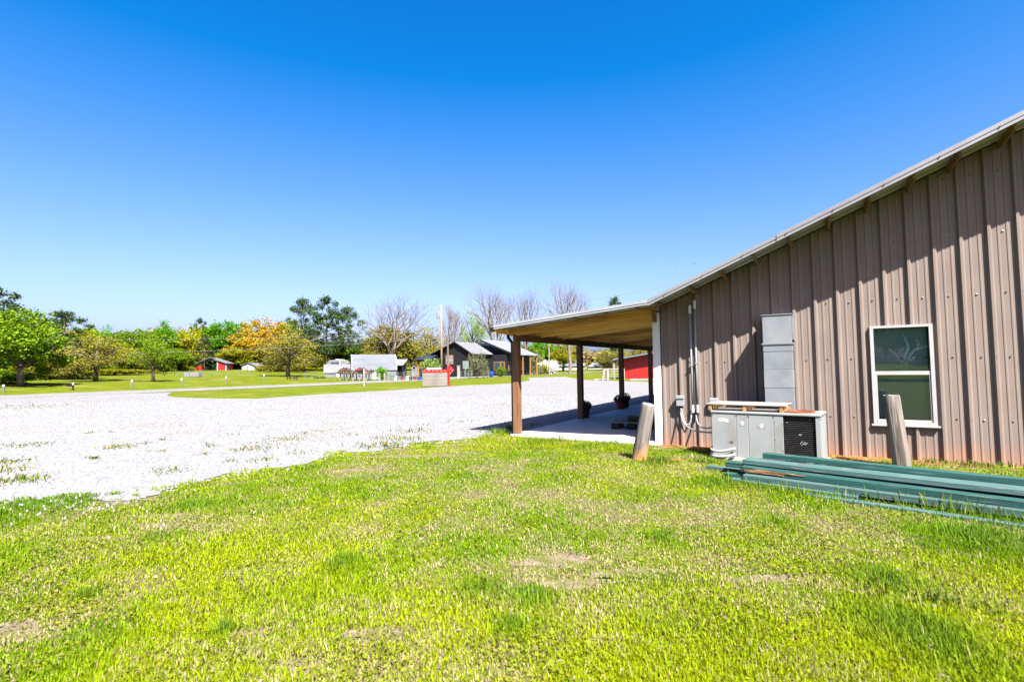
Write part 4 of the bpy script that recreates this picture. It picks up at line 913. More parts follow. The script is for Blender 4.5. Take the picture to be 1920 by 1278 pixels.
# white hut
p = spot(466, 118); k = 118/F; o = thing('white_hut', 'tiny white hut with a shallow roof at the wood edge', 'shed', p, YAW-R(8))
z1_ = zat(466, 680, 118)-p.z
mb = MB(); mb.prism([(-14*k, 0, -.6), (12*k, 0, -.6), (12*k, 0, z1_-.7), (0, 0, z1_-.1), (-14*k, 0, z1_-.6)], (0, 3, 0)); mb.build('wall', M['white'], o)
mb = MB(); mb.prism([(-16*k, -.3, z1_-.62), (0, -.3, z1_-.02), (0, -.3, z1_+.08), (-16*k, -.3, z1_-.52)], (0, 3.6, 0)); mb.prism([(.001, -.3, z1_-.02), (19*k, -.3, z1_-.9), (19*k, -.3, z1_-.8), (.001, -.3, z1_+.08)], (0, 3.6, 0)); mb.build('roof', M['whiteroof'], o)
mb = MB(); mb.bb(-4*k, -1*k, -.03, -.001, -.2, z1_-.7); mb.build('door', M['greyroof'], o)
# red metal building to the right
RZ = 56.0
pr = spot(1168, RZ); o = thing('red_metal_building', 'long low red metal building with white roof edge behind the porch', 'building', pr, R(13))
k = RZ/F; zl = zat(1152, 674, RZ)-pr.z; L_ = 9.0; zh = zl+1.5
mb = MB(); mb.prism([(0, 0, -.3), (L_, 0, -.3), (L_, 0, zh-.12), (0, 0, zl+.05)], (0, 8, 0)); mb.build('wall', M['red'], o)
mb = MB(); x_ = .15
while x_ < L_: mb.bb(x_-.03, x_+.03, -.035, -.001, -.2, zl+.05+(zh-zl-.2)*x_/L_); x_ += .305
mb.build('wall_ribs', M['red'], o, kind='stuff')
mb = MB(); mb.prism([(-1.0, -.9, zl-.1), (L_+.3, -.9, zh+.05), (L_+.3, -.9, zh+.22), (-1.0, -.9, zl+.07)], (0, 9.5, 0)); mb.build('roof', M['whiteroof'], o)
mb = MB(); mb.bb(-.95, -.8, -.7, -.55, -.3, zl-.1); mb.build('roof_post', M['greywood'], o)
# brace posts / gate
p = spot(1139, 51); k = 51/F; o = thing('fence_brace', 'grey wooden fence end with two posts and a top rail by the red building', 'fence', p, YAW)
mb = MB(); mb.bb(-.12, .12, -.12, .12, -.2, 21*k); mb.build('fence_post', M['greywood'], o)
mb = MB(); mb.bar((-.55, 0, -.2), (-.33, 0, 21*k), .22, .22); mb.build('fence_post', M['greywood'], o)
mb = MB(); mb.bb(-.4, 27*k, -.06, .06, 20*k, 22.5*k); mb.build('top_rail', M['greywood'], o)
mb = MB(); mb.bb(28*k, 28*k+.2, -.1, .1, -.2, 22*k); mb.build('fence_post', M['greywood'], o)
mb = MB()
for zz in (.3, .6, .9): mb.tube([(.1, 0, zz), (28*k, 0, zz)], .012, 4)
for q in range(1, 4): mb.tube([(q*7*k, 0, 0), (q*7*k, 0, 20*k)], .02, 4)
mb.build('fence_wire', M['wire'], o)
# timber edging by the red building
for (px, Z, l, lb) in ((1128, 52, 1.6, 'dark timber lying at the gravel edge by the fence'), (1205, 50, 2.6, 'pale timber lying in the grass before the red building')):
    p = spot(px, Z); mb = MB(); mb.bb(-l/2, l/2, -.1, .1, 0, .16); tag(mb.build('ground_timber', M['greywood'], None, p, rot=(0, 0, YAW), bevel=.01), lb, 'timber')
# far grey-roofed houses
for i, (px0, px1, pyr, pye, pyb, Z, lb) in enumerate(((1046, 1098, 673, 686, 694, 165, 'far house with broad grey roof left of the big tree'), (1102, 1130, 679, 687, 694, 175, 'far low white house with grey roof right of the big tree'))):
    p = spot((px0+px1)/2, Z); k = Z/F; o = thing('far_house', lb, 'house', p, YAW-R(6)); b = p.z; hw = (px1-px0)/2*k
    ze, zr_, = zat(px0, pye, Z)-b, zat(px0, pyr, Z)-b
    mb = MB(); mb.bb(-hw*.95, hw*.95, 0, 8, -1.5, ze); mb.build('wall', M['white'], o)
    mb = MB(); mb.prism([(-hw, -.4, ze-.1), (-hw+2.2, 4, zr_), (hw-1.5, 4, zr_), (hw, -.4, ze-.1)], (0, 0, .12)); mb.prism([(-hw, 8.4, ze-.1), (-hw+2.2, 4.001, zr_), (hw-1.5, 4.001, zr_), (hw, 8.4, ze-.1)], (0, 0, .12)); mb.build('roof', M['greyroof'], o)
    for q in range(3):
        mb = MB(); u = -hw*.6+q*hw*.55; mb.bb(u-.6, u+.6, -.05, -.001, .5, ze-.35); f_ = mb.build('window', M['white'], o); mb = MB(); mb.bb(u-.5, u+.5, -.08, -.051, .6, ze-.45); mb.build('pane', M['darkglass'], f_)

# ================================================================== TREES
def unit_trunk(seed, kind):
    """unit tree skeleton: height 1, half-width 0.5; returns mesh"""
    rr = random.Random(seed); mb = MB()
    if kind in ('pine', 'cedar'):
        mb.tube([(0, 0, -.03), (rr.uniform(-.02, .02), rr.uniform(-.02, .02), .4), (rr.uniform(-.03, .03), rr.uniform(-.03, .03), .95)], [.024, .018, .004], 7)
        for k in range(14):
            z = rr.uniform(.38, .9); t = rr.uniform(0, 6.28); l = (.36*(1.05-z)+.10); mb.tube([(0, 0, z), (l*math.cos(t), l*math.sin(t), z+.06)], [.007, .002], 4)
    else:
        base = .17; f = 1.0
        mb.tube([(0, 0, -.03), (rr.uniform(-.015, .015), rr.uniform(-.015, .015), base), (rr.uniform(-.03, .03), rr.uniform(-.03, .03), .42), (rr.uniform(-.05, .05), rr.uniform(-.05, .05), .80)], [.030, .024, .017, .004], 7)
        for k in range(11):
            z = rr.uniform(base, .5); t = k*2.4+rr.uniform(-.4, .4); l = rr.uniform(.26, .42); e = z+rr.uniform(.18, .38)
            mb.tube([(0, 0, z), (l*.5*math.cos(t), l*.5*math.sin(t), z+(e-z)*.6), (l*math.cos(t+.2), l*math.sin(t+.2), e)], [.012, .008, .003], 5)
    return mb.mesh('trunk', smooth=True)
def unit_crown(seed, kind):
    rr = np.random.RandomState(seed); C_ = []; S_ = []
    if kind == 'round': nc, per, lf, sg = 190, 62, .0140, .034
    elif kind == 'tall': nc, per, lf, sg = 110, 55, .016, .045
    elif kind == 'sparse': nc, per, lf, sg = 150, 40, .0110, .036
    elif kind == 'pine': nc, per, lf, sg = 85, 78, .0150, .036
    elif kind == 'cedar': nc, per, lf, sg = 90, 60, .014, .030
    elif kind == 'weeping': nc, per, lf, sg = 75, 60, .016, .03
    else: nc, per, lf, sg = 50, 70, .030, .07
    lobes = []
    for k in range(9 if kind == 'round' else 8):
        t = k*2.4+rr.rand()*1.2; ra = .34*math.sqrt(rr.rand()) if k else .05; zc = .24+.52*rr.rand() if k else .76
        lobes.append((ra*math.cos(t), ra*math.sin(t), zc, rr.uniform(.13, .215) if kind == 'round' else rr.uniform(.11, .20)))
    lobes.append((.05, -.05, .48, .24))
    lw_ = np.array([l[3]**2 for l in lobes]); lw_ /= lw_.sum()
    n = 0
    while n < nc:
        p = rr.uniform(-1, 1, 3); d = np.linalg.norm(p)
        if d > 1: continue
        if kind in ('round', 'sparse'):
            if d < .45: continue
            l = lobes[rr.choice(len(lobes), p=lw_)]; c = np.array([l[0]+p[0]*l[3]*1.15, l[1]+p[1]*l[3]*1.15, l[2]+p[2]*l[3]])
        elif kind == 'tall':
            if d < .35 or (d < .7 and rr.rand() < .4): continue
            th = math.atan2(p[1], p[0]); lob = .86+.17*math.sin(3*th+seed)+.10*math.sin(5*th+2*seed)*1.0
            wd = (.50 if kind != 'tall' else .42)*(.80+.36*rr.rand()**2)
            c = np.array([p[0]*wd*lob, p[1]*wd*lob, .535+.425*p[2]])
            if kind == 'tall': c[:2] *= (1.15-.55*max(p[2], -1))*.75
        elif kind == 'pine':
            z = rr.uniform(.26, .97); wmax = .48*math.sin(min(1, (1.02-z)/.45)*math.pi/2)*(.55+.45*min(1, (z-.3)/.25)); t = rr.rand()*6.28; ra = wmax*math.sqrt(rr.rand()); c = np.array([ra*math.cos(t), ra*math.sin(t), z])
        elif kind == 'cedar':
            z = rr.uniform(.05, .98); wmax = .46*(1-z)**.65; t = rr.rand()*6.28; ra = wmax*(.5+.5*rr.rand()); c = np.array([ra*math.cos(t), ra*math.sin(t), z])
        elif kind == 'weeping':
            t = rr.rand()*6.28; ra = .45*math.sqrt(rr.rand()); z = (.95-.75*(ra/.45)**2*rr.rand()); z = rr.uniform(.1, z); c = np.array([ra*math.cos(t), ra*math.sin(t), z])
        else:
            c = np.array([p[0]*.42, p[1]*.42, .42+.42*p[2]])
        k = int(per*rr.uniform(.6, 1.4)); s3 = sg*rr.uniform(.7, 1.3)
        sc3 = np.array([1, 1, .55 if kind in ('pine', 'cedar') else (.9 if kind != 'weeping' else 2.2)])
        C_.append(c + rr.normal(size=(k, 3))*s3*sc3); n += 1
    c = np.concatenate(C_); c[:, 2] = np.maximum(c[:, 2], .02)
    return leaf_mesh('crown', c, lf, rr, up=.25, jit=.8)
def bare_meshes(seed, spread):
    """unit bare tree: trunk and limbs, and fine twigs"""
    rr = random.Random(seed); T = MB(); C_ = MB()
    def grow(p, d, l, r, lev):
        q = p + d*l*.5 + Vector((rr.uniform(-1, 1), rr.uniform(-1, 1), rr.uniform(-.3, .6)))*l*.06; e = p + d*l + Vector((rr.uniform(-1, 1), rr.uniform(-1, 1), .2))*l*.06
        (T if lev < 3 else C_).tube([p, q, e], [r, r*.85, r*.68], 6 if lev < 2 else (4 if lev < 4 else 3), cap=False)
        if lev >= 6 or r < .0004: return
        n = 3 if lev in (0, 1, 3, 4) else 2
        if lev == 0: n = 5
        for k in range(n):
            t = k*6.283/n + rr.uniform(-.5, .5); tilt = rr.uniform(.28, .62)*spread*(1.1 if lev < 2 else 1.0)
            u = d.orthogonal().normalized(); v = d.cross(u); nd = (d*math.cos(tilt)+(u*math.cos(t)+v*math.sin(t))*math.sin(tilt)); nd.z += .14; nd.normalize()
            s0 = e if k < 2 else p.lerp(e, rr.uniform(.6, .95)); grow(s0, nd, l*rr.uniform(.68, .90), r*rr.uniform(.50, .66), lev+1)
    grow(Vector((0, 0, -.02)), Vector((rr.uniform(-.05, .05), rr.uniform(-.05, .05), 1)).normalized(), .20, .024, 0)
    zm = max(v[2] for v in T.v+C_.v); hm = sorted(math.hypot(v[0], v[1]) for v in C_.v)[int(len(C_.v)*.985)]
    for B in (T, C_): B.v = [(x/(2*hm), y/(2*hm), z/zm) for x, y, z in B.v]
    return T.mesh('trunk', smooth=True), C_.mesh('twigs')
CACHE = {}
def tree(px, Z, py_top, wpx, kind, lm, label, cat='tree', seed=0, bark='bark', name=None, group=None, py_base=None, dz=1.0):
    p = spot(px, Z); k = Z/F; H = zat(px, py_top, Z)-p.z; Wd = wpx*k*(1.22 if kind in ('round', 'sparse') else 1.0)
    nm = name or {'pine': 'pine_tree', 'cedar': 'cedar_tree', 'bare': 'bare_tree', 'shrub': 'shrub', 'weeping': 'weeping_shrub'}.get(kind, 'leafy_tree')
    o = thing(nm, label, cat, p, seed*1.3, group=group); WL[o.name] = Vector((0, 0, 0)); o.scale = (Wd, Wd, H)
    v = seed % 3 if kind in ('round', 'sparse') else (seed % 2 if kind in ('pine', 'tall', 'shrub') else (seed % 4 if kind == 'bare' else 0))
    key = (kind, v)
    if key not in CACHE:
        if kind == 'bare': CACHE[key] = bare_meshes(40+v, (1.15, .85, .95, 1.0)[v])
        else:
            CACHE[key] = (unit_trunk(v+11, kind), unit_crown(v*7+3, kind))
    t_, c_ = CACHE[key]
    link('trunk', t_, M[bark], o, (0, 0, 0))
    link('twigs' if kind == 'bare' else 'crown', c_, M[bark] if kind == 'bare' else M[lm], o, (0, 0, 0))
    return o
M['lg'] = leafmat('spring_green_leaf', (0.098, 0.165, 0.003))
M['lb'] = leafmat('bright_green_leaf', (0.062, 0.175, 0.003))
M['ly'] = leafmat('yellow_green_leaf', (0.185, 0.190, 0.003))
M['lo'] = leafmat('golden_leaf', (0.240, 0.155, 0.008))
M['lol'] = leafmat('olive_leaf', (0.150, 0.140, 0.020))
M['lp'] = leafmat('pine_needles', (0.035, 0.065, 0.018))
M['lpd'] = leafmat('dark_needles', (0.014, 0.032, 0.012))
M['lpale'] = leafmat('pale_new_leaf', (0.150, 0.220, 0.050))
M['lw'] = leafmat('white_blossom', (0.62, 0.62, 0.56), .15)
M['lgrey'] = leafmat('grey_green_leaf', (0.155, 0.165, 0.075))
M['lbr'] = leafmat('brown_vine_twigs', (0.15, 0.095, 0.075), .4)
M['lpink'] = leafmat('dusty_pink_bud', (0.26, 0.16, 0.12), .3)
G1 = 'trees of the left wood'; G2 = 'trees around the houses'; G3 = 'trees seen under the porch'; G4 = 'back row of the left wood'
ORD = ['first', 'second', 'third', 'fourth', 'fifth', 'sixth', 'seventh', 'eighth', 'ninth', 'tenth', 'eleventh', 'twelfth', 'thirteenth', 'fourteenth', 'fifteenth', 'sixteenth']
T_ = [
 (-14, 58, 536, 150, 'pine', 'lp', 'tall dark pine cut by the left edge of the picture', 1, G1),
 (62, 80, 585, 140, 'round', 'lg', 'mid green leafy tree filling the wood behind the leftmost roadside tree', 1, G1),
 (40, 46, 569, 165, 'round', 'lg', 'large leafy roadside tree at the far left with a slanting trunk', 2, G1),
 (118, 72, 582, 110, 'pine', 'lp', 'dark pine standing right of the large leftmost leafy tree', 0, G1),
 (10, 60, 600, 120, 'round', 'lb', 'low green tree under the pine at the left edge', 0, G1),
 (180, 56, 617, 125, 'sparse', 'lol', 'thin olive brown tree with visible limbs left of the thin-leaved green tree', 0, G1),
 (150, 88, 612, 110, 'round', 'ly', 'yellow-green tree behind the thin olive brown tree', 2, G1),
 (198, 112, 594, 44, 'sparse', 'lb', 'slender treetop poking above the left wood', 1, G1),
 (240, 105, 616, 120, 'round', 'lg', 'broad green tree between the olive tree and the tallest bright treetop', 0, G1),
 (288, 57, 622, 84, 'sparse', 'lg', 'thin-leaved green roadside tree standing alone in the field', 2, G1),
 (308, 112, 598, 74, 'tall', 'lb', 'tall bright green treetop left of the dark cedar', 0, G1),
 (345, 118, 610, 95, 'round', 'ly', 'yellow-green tree just behind the dark cedar', 1, G1),
 (383, 106, 627, 52, 'cedar', 'lpd', 'dark cone-shaped cedar in front of the red shed', 0, G1),
 (374, 150, 596, 46, 'pine', 'lp', 'distant dark pine top above the cedar', 1, G1),
 (425, 130, 596, 100, 'round', 'lb', 'bright green round tree right of the cedar', 2, G1),
 (480, 128, 590, 100, 'round', 'lo', 'golden orange spring tree above the white hut', 0, G1),
 (506, 126, 618, 80, 'round', 'lo', 'lower golden tree right of the white hut', 1, G1),
 (540, 76, 600, 120, 'sparse', 'lol', 'olive sparse tree with dark trunk by the roadside', 1, G1),
 (545, 135, 594, 80, 'round', 'ly', 'yellow-green tree behind the sparse olive tree', 2, G1),
 (568, 118, 558, 74, 'pine', 'lp', 'left of the three tall pines', 0, G2),
 (612, 108, 555, 96, 'pine', 'lp', 'tallest and fullest of the three pines', 1, G2),
 (652, 116, 574, 76, 'pine', 'lp', 'right and thinnest of the three tall pines', 0, G2),
 (585, 112, 640, 90, 'round', 'ly', 'low yellow-green tree at the foot of the pines', 0, G2),
 (640, 118, 640, 90, 'round', 'lg', 'low green tree behind the small white shed', 1, G2),
 (728, 128, 598, 120, 'round', 'lol', 'rounded olive evergreen behind the big spreading bare tree', 1, G2),
 (680, 122, 645, 80, 'round', 'lol', 'low olive thicket behind the large pale shed', 2, G2),
 (803, 126, 600, 84, 'sparse', 'lol', 'thin olive tree behind the dark-roofed wing', 0, G2),
 (775, 135, 640, 100, 'round', 'lol', 'low olive trees behind the utility pole', 0, G2),
 (735, 98, 546, 165, 'bare', None, 'big spreading bare tree behind the pale shed', 0, G2),
 (846, 116, 565, 78, 'bare', None, 'narrow bare tree right behind the utility pole', 1, G2),
 (886, 122, 563, 62, 'sparse', 'lpale', 'pale green budding tree behind the black house', 1, G2),
 (928, 112, 530, 125, 'bare', None, 'tall bare tree left of the porch roof corner', 2, G2),
 (985, 120, 534, 105, 'bare', None, 'bare tree rising just behind the porch roof corner', 3, G2),
 (1068, 104, 520, 125, 'bare', None, 'bare tree with a thick trunk above the middle of the porch roof', 2, G2),
 (1156, 150, 556, 70, 'pine', 'lp', 'pine top peeping over the porch roof', 1, G2),
 (985, 128, 640, 74, 'round', 'lg', 'green tree under the porch roof next to the first post', 1, G3),
 (1022, 150, 632, 80, 'round', 'lb', 'bright green tree behind the white dogwood', 2, G3),
 (1056, 140, 640, 70, 'round', 'ly', 'yellow-green tree left of the thick trunk', 0, G3),
 (1110, 190, 655, 70, 'round', 'lpink', 'pinkish budding tree right of the thick trunk', 1, G3),
 (1140, 112, 648, 80, 'sparse', 'lol', 'olive sparse tree behind the fence brace', 2, G3),
 (1200, 116, 640, 95, 'sparse', 'lol', 'olive tree behind the red metal building', 0, G3),
 (1028, 104, 668, 46, 'shrub', 'lw', 'white flowering dogwood under the porch roof', 0, G3),
 (1001, 96, 660, 46, 'weeping', 'lgrey', 'grey-green weeping shrub seen beside the first porch post', 1, G3),
 (894, 72, 657, 48, 'weeping', 'lgrey', 'grey-green weeping shrub in front of the black house', 0, G2),
 (-40, 95, 590, 130, 'round', 'lg', 'green tree back in the wood beyond the left edge', 1, G1),
 (20, 105, 588, 120, 'round', 'lb', 'bright green tree deep in the wood at far left', 0, G1),
 (95, 110, 598, 120, 'round', 'lg', 'green tree deep in the wood behind the second pine', 2, G1),
 (130, 60, 640, 95, 'round', 'lol', 'low dark olive tree under the second pine', 1, G1),
 (170, 125, 606, 110, 'round', 'lb', 'bright tree deep in the wood behind the slender treetop', 1, G1),
 (215, 100, 640, 110, 'round', 'ly', 'low yellow-green tree in the wood right of the thin olive brown tree', 2, G1),
 (275, 130, 622, 100, 'round', 'ly', 'yellow-green tree deep in the wood behind the lone roadside tree', 0, G1),
 (255, 95, 655, 90, 'round', 'lol', 'low olive tree at the wood edge left of the lone roadside tree', 0, G1),
 (325, 100, 650, 90, 'round', 'lg', 'low green tree at the wood edge right of the lone roadside tree', 2, G1),
 (380, 138, 612, 90, 'round', 'ly', 'yellow-green tree behind the red shed', 0, G1),
 (440, 122, 645, 90, 'round', 'ly', 'low yellow-green tree between the red shed and white hut', 1, G1),
 (455, 150, 600, 90, 'round', 'lb', 'green tree in back of the golden tree', 2, G1),
 (520, 150, 610, 90, 'round', 'ly', 'yellow tree far behind the lower golden tree', 2, G1),
 (530, 100, 650, 90, 'sparse', 'lol', 'low olive tree behind the dark open frame', 2, G1),
 (570, 95, 655, 70, 'sparse', 'lol', 'low olive tree left of the small white shed', 0, G1),
 (612, 130, 630, 100, 'round', 'lp', 'dark green tree low behind the tallest pine', 1, G2),
 (655, 135, 640, 90, 'round', 'lp', 'dark green tree low behind the thinnest pine', 2, G2),
 (700, 140, 625, 90, 'sparse', 'lol', 'olive tree left of the big spreading bare tree', 2, G2),
 (830, 150, 640, 90, 'sparse', 'lol', 'olive tree far behind the tall utility pole', 1, G2),
 (880, 160, 650, 90, 'round', 'lol', 'low olive tree far behind the black house', 0, G2),
 (1090, 230, 660, 90, 'round', 'lg', 'far green tree behind the low white house', 2, G3),
 (1170, 160, 660, 90, 'round', 'lol', 'far olive tree left of the red metal building', 1, G3),
 (1235, 140, 645, 100, 'round', 'lol', 'far olive tree hidden partly by the white corner trim', 2, G3),
 (958, 140, 650, 60, 'round', 'lg', 'green tree right behind the first porch post', 0, G3),
]
for (px, Z, pt, wd, kd, lm, lb, sd, gr) in T_:
    tree(px, Z, pt, wd, kd, lm, lb, seed=sd, group=gr, bark='barkpale' if kd == 'bare' else 'bark', name='dogwood_tree' if 'dogwood' in lb else None, cat='shrub' if 'shrub' in lb else 'tree')
rb = random.Random(17); cols = ('lg', 'ly', 'lb', 'lg', 'ly', 'lol', 'lg', 'ly')
for i in range(15):
    px = -10+i*40+rb.uniform(-8, 8); lm = cols[(i*3+1) % 8]; nm = {'lg': 'mid green', 'ly': 'yellow-green', 'lb': 'bright green', 'lol': 'olive'}[lm]
    tree(px, rb.uniform(112, 150), rb.uniform(606, 632), rb.uniform(84, 112), 'round', lm, f'{nm} tree, {ORD[i]} from the left in the back row of the left wood', seed=i, group=G4)
def wood_tree(x, y, h, wd, kd, lm, lb, sd):
    o = tree(960, 100, 600, 100, kd, lm, lb, seed=sd, group='trees mirrored in the window'); o.location = (x, y, 0); o.scale = (wd, wd, h)
for i, (x, y, h_, wd) in enumerate(((-6, -34, 10, 11), (2, -36, 12, 12), (9, -33, 9.5, 11), (16, -36, 11, 12), (24, -34, 13, 12), (-15, -36, 12, 12))):
    wood_tree(x, y, h_, wd, 'round', 'lg', 'dark green tree mirrored in the upper window pane', i)
# big trunk seen below the porch roof belongs to the thick bare tree: give it girth
S_ = [
 (808, 70, 660, 40, 'lpale', 'yellow-green forsythia shrub in front of the dark wing'),
 (716, 68, 684, 28, 'lb', 'round bright green shrub in front of the large pale shed'),
 (100, 60, 690, 90, 'lol', 'low olive brush under the left wood edge'),
 (215, 75, 690, 110, 'ly', 'yellowish brush at the field edge behind the olive tree'),
 (258, 84, 690, 80, 'lol', 'dark brush behind the thin-leaved roadside tree'),
 (335, 112, 688, 60, 'lg', 'green brush left of the red shed'),
 (508, 100, 680, 60, 'lol', 'dark green brush right of the white hut'),
 (20, 50, 690, 110, 'lg', 'green brush at the far left roadside'),
 (60, 74, 680, 130, 'ly', 'broad yellow-green brush deep under the leftmost trees'),
 (185, 92, 682, 130, 'lg', 'broad green brush in shade behind the thin olive brown tree'),
 (300, 104, 682, 120, 'ly', 'broad yellow-green brush along the wood behind the lone roadside tree'),
 (455, 128, 680, 110, 'lg', 'green brush close behind the white hut'),
 (560, 108, 682, 90, 'ly', 'yellow-green brush at the foot of the left pine'),
 (665, 112, 684, 100, 'lol', 'olive brush between the two pale sheds'),
 (150, 62, 695, 60, 'lg', 'green brush between the leftmost trees'),
 (600, 72, 705, 26, 'lb', 'small green plant at the garden fence left end'),
 (1015, 100, 678, 30, 'ly', 'bright shrub beside the dogwood'),
 (940, 80, 684, 20, 'lg', 'small shrub at the black house porch'),
]
for i, (px, Z, pt, wd, lm, lb) in enumerate(S_): tree(px, Z, pt, wd, 'shrub', lm, lb, cat='shrub', seed=i, group='shrubs')

# far wood behind everything: one mass of foliage closing the horizon
rw = np.random.RandomState(5); nw = 26000; aw = rw.uniform(-1.6, .55, nw); zw = rw.uniform(175, 260, nw); xw_ = aw*zw; wx_ = RT.x*xw_+FW.x*zw; wy_ = RT.y*xw_+FW.y*zw
hw_ = 3.0+6.0*vnoise(xw_, zw, 14, 41); cw = np.stack([wx_, wy_, gz_np(wx_, wy_)+rw.rand(nw)*hw_], 1)
link('far_wood', leaf_mesh('far_wood', cw, .85, rw, up=.2), M['lol'], kind='stuff')
# ---- garden clutter by the sheds
def vine_arbor():
    Z = 66; k = Z/F; p = spot(664, Z); o = thing('vine_arbor', 'low arbor with a mop of brown leafless vine before the pale sheds', 'arbor', p, YAW)
    for x_ in (-26, -14, -2, 10, 22):
        mb = MB(); mb.bb(x_*k-.07, x_*k+.07, -.07, .07, -.2, 14*k); mb.build('arbor_post', M['greywood'], o)
        mb = MB(); mb.bb(x_*k-.06, x_*k+.06, 1.4, 1.52, -.2, 14*k); mb.build('arbor_post', M['greywood'], o)
    mb = MB(); mb.bb(-28*k, 26*k, -.06, .06, 14*k, 15.5*k); mb.bb(-28*k, 26*k, 1.4, 1.52, 14*k, 15.5*k); mb.build('arbor_rail', M['greywood'], o)
    rr = np.random.RandomState(3); n = 5200; x = rr.uniform(-31, 31, n)*k; y = rr.uniform(-.5, 1.9, n); hump = 14*k+ (.15+.62*np.abs(np.sin(x*1.55+.5)))*(1-np.abs(y-.7)/1.4)
    c = np.stack([x, y, 13*k+rr.rand(n)*(hump-13*k)], 1); link('vine', leaf_mesh('vine', c, .075, rr, stretch=1.8), M['lbr'], o, (0, 0, 0))
vine_arbor()
def lattice_tower():
    Z = 70; k = Z/F; p = spot(776, Z); o = thing('garden_trellis', 'pale lattice trellis tower with pointed top in the garden', 'trellis', p, YAW+.4); h = 26*k
    mb = MB()
    for a in (-1, 1):
        for b in (-1, 1): mb.bar((a*.42, b*.42, -.1), (a*.30, b*.30, h*.78), .06, .06); mb.bar((a*.30, b*.30, h*.78), (0, 0, h), .05, .05)
    mb.build('trellis_frame', M['trim'], o); mb = MB()
    for q in range(9):
        z0 = q*h*.085; 
        for a, b, c_, d in ((-1, -1, 1, -1), (1, -1, 1, 1), (1, 1, -1, 1), (-1, 1, -1, -1)):
            s0 = .42-.12*z0/h; mb.bar((a*s0, b*s0, z0), (c_*s0, d*s0, z0+.22), .03, .03); mb.bar((a*s0, b*s0, z0+.22), (c_*s0, d*s0, z0), .03, .03)
    mb.build('lattice', M['trim'], o)
lattice_tower()
p = spot(791, 71); k = 71/F; o = thing('rain_barrel', 'grey barrel standing beside the lattice trellis', 'barrel', p, 0.); mb = MB(); mb.lathe([(.30, 0), (.36, .4), (.36, .9), (.30, 1.5)], n=14); mb.build('barrel', M['darkroof'], o); mb = MB(); mb.lathe([(.31, 1.501), (.31, 1.56)], n=14); mb.build('barrel_lid', M['trim'], o)
# garden fence
for i, (px, Z, h_, lb) in enumerate(((711, 62, 15, 'left wooden garden gate post'), (721, 62, 15, 'right wooden garden gate post'))):
    p = spot(px, Z); mb = MB(); mb.bb(-.08, .08, -.08, .08, -.2, h_*Z/F); tag(mb.build('gate_post', M['greywood'], None, p), lb, 'post', 'garden gate posts')
def wire_fence(px0, Z0, px1, Z1, n, h, label):
    a, b = spot(px0, Z0), spot(px1, Z1); o = thing('wire_fence', label, 'fence', a)
    for i in range(n+1):
        q = a.lerp(b, i/n); mb = MB(); mb.tube([(q.x, q.y, -.1+q.z), (q.x, q.y, h+q.z)], .035, 5); mb.build('fence_post', M['greensign'], o)
    mb = MB()
    for z_ in (.25, .5, .75, 1.0, 1.2):
        if z_ < h: mb.tube([(a.x, a.y, a.z+z_), (b.x, b.y, b.z+z_)], .011, 3)
    mb.build('fence_wire', M['wire'], o)
wire_fence(570, 64, 706, 61, 9, 1.1, 'thin wire garden fence on green posts before the small sheds')
wire_fence(722, 62, 792, 64, 6, 1.1, 'thin wire garden fence on green posts before the trellis')
wire_fence(330, 68, 470, 75, 6, 1.0, 'thin wire fence in the field below the red shed')
wire_fence(864, 66, 884, 68, 3, 1.1, 'short dark wire fence by the road sign')
# small garden things
rr = random.Random(31)
items = [(755, 66, 'red'), (764, 67, 'white'), (770, 64.5, 'black'), (779, 66, 'terracotta'), (787, 65, 'bluepot'), (797, 67, 'terracotta'), (741, 65, 'white'), (748, 66.5, 'greyroof'), (803, 67, 'white'), (736, 64, 'greensign')]
cn = {'red': 'bright red', 'white': 'white', 'black': 'black', 'terracotta': 'dull red', 'bluepot': 'blue', 'greyroof': 'grey', 'greensign': 'dark green'}
cnt = {}
for (px, Z, mm) in items:
    p = spot(px, Z); h_ = rr.uniform(.35, .7); r_ = rr.uniform(.22, .36); side = 'left of the trellis' if px < 773 else 'right of the trellis'
    mb = MB(); mb.lathe([(r_*.7, 0), (r_*.95, h_*.85), (r_*1.05, h_*.86), (r_*1.05, h_), (r_*.9, h_), (r_*.85, h_*.9)], n=10)
    key = (mm, side); cnt[key] = cnt.get(key, 0)+1
    tag(mb.build('planter', M[mm], None, p), f'small {cn[mm]} planter in the garden {side}' + (', nearest the black shed' if cnt[key] > 1 else ''), 'planter', 'garden planters')
p = spot(921, 78); mb = MB(); mb.lathe([(.25, 0), (.42, .5), (.42, .8), (.36, .85), (.34, .7)], n=14); tag(mb.build('blue_planter', M['bluepot'], None, p), 'large blue glazed planter by the black house porch', 'planter')
p = spot(860, 70); mb = MB(); mb.bb(-.18, .18, -.18, .18, -.1, 1.7); mb.bb(-.23, .23, -.23, .23, 1.701, 1.78); tag(mb.build('gate_pier', M['greywood'], None, p, rot=(0, 0, YAW)), 'short pale grey pier at the drive of the black house', 'pier')
p = spot(637, 84); k = 84/F; o = thing('clothes_pole', 'white T-shaped pole behind the small white shed', 'pole', p, YAW); mb = MB(); mb.tube([(0, 0, -.2), (0, 0, 30*k)], .07, 8); mb.build('pole_shaft', M['white'], o); mb = MB(); mb.bar((-8*k, 0, 30*k), (9*k, 0, 29*k), .12, .12); mb.build('crossbar', M['white'], o)
p = spot(630, 92); k = 92/F; o = thing('white_trailer', 'white trailer parked under the pines behind the small shed', 'trailer', p, YAW)
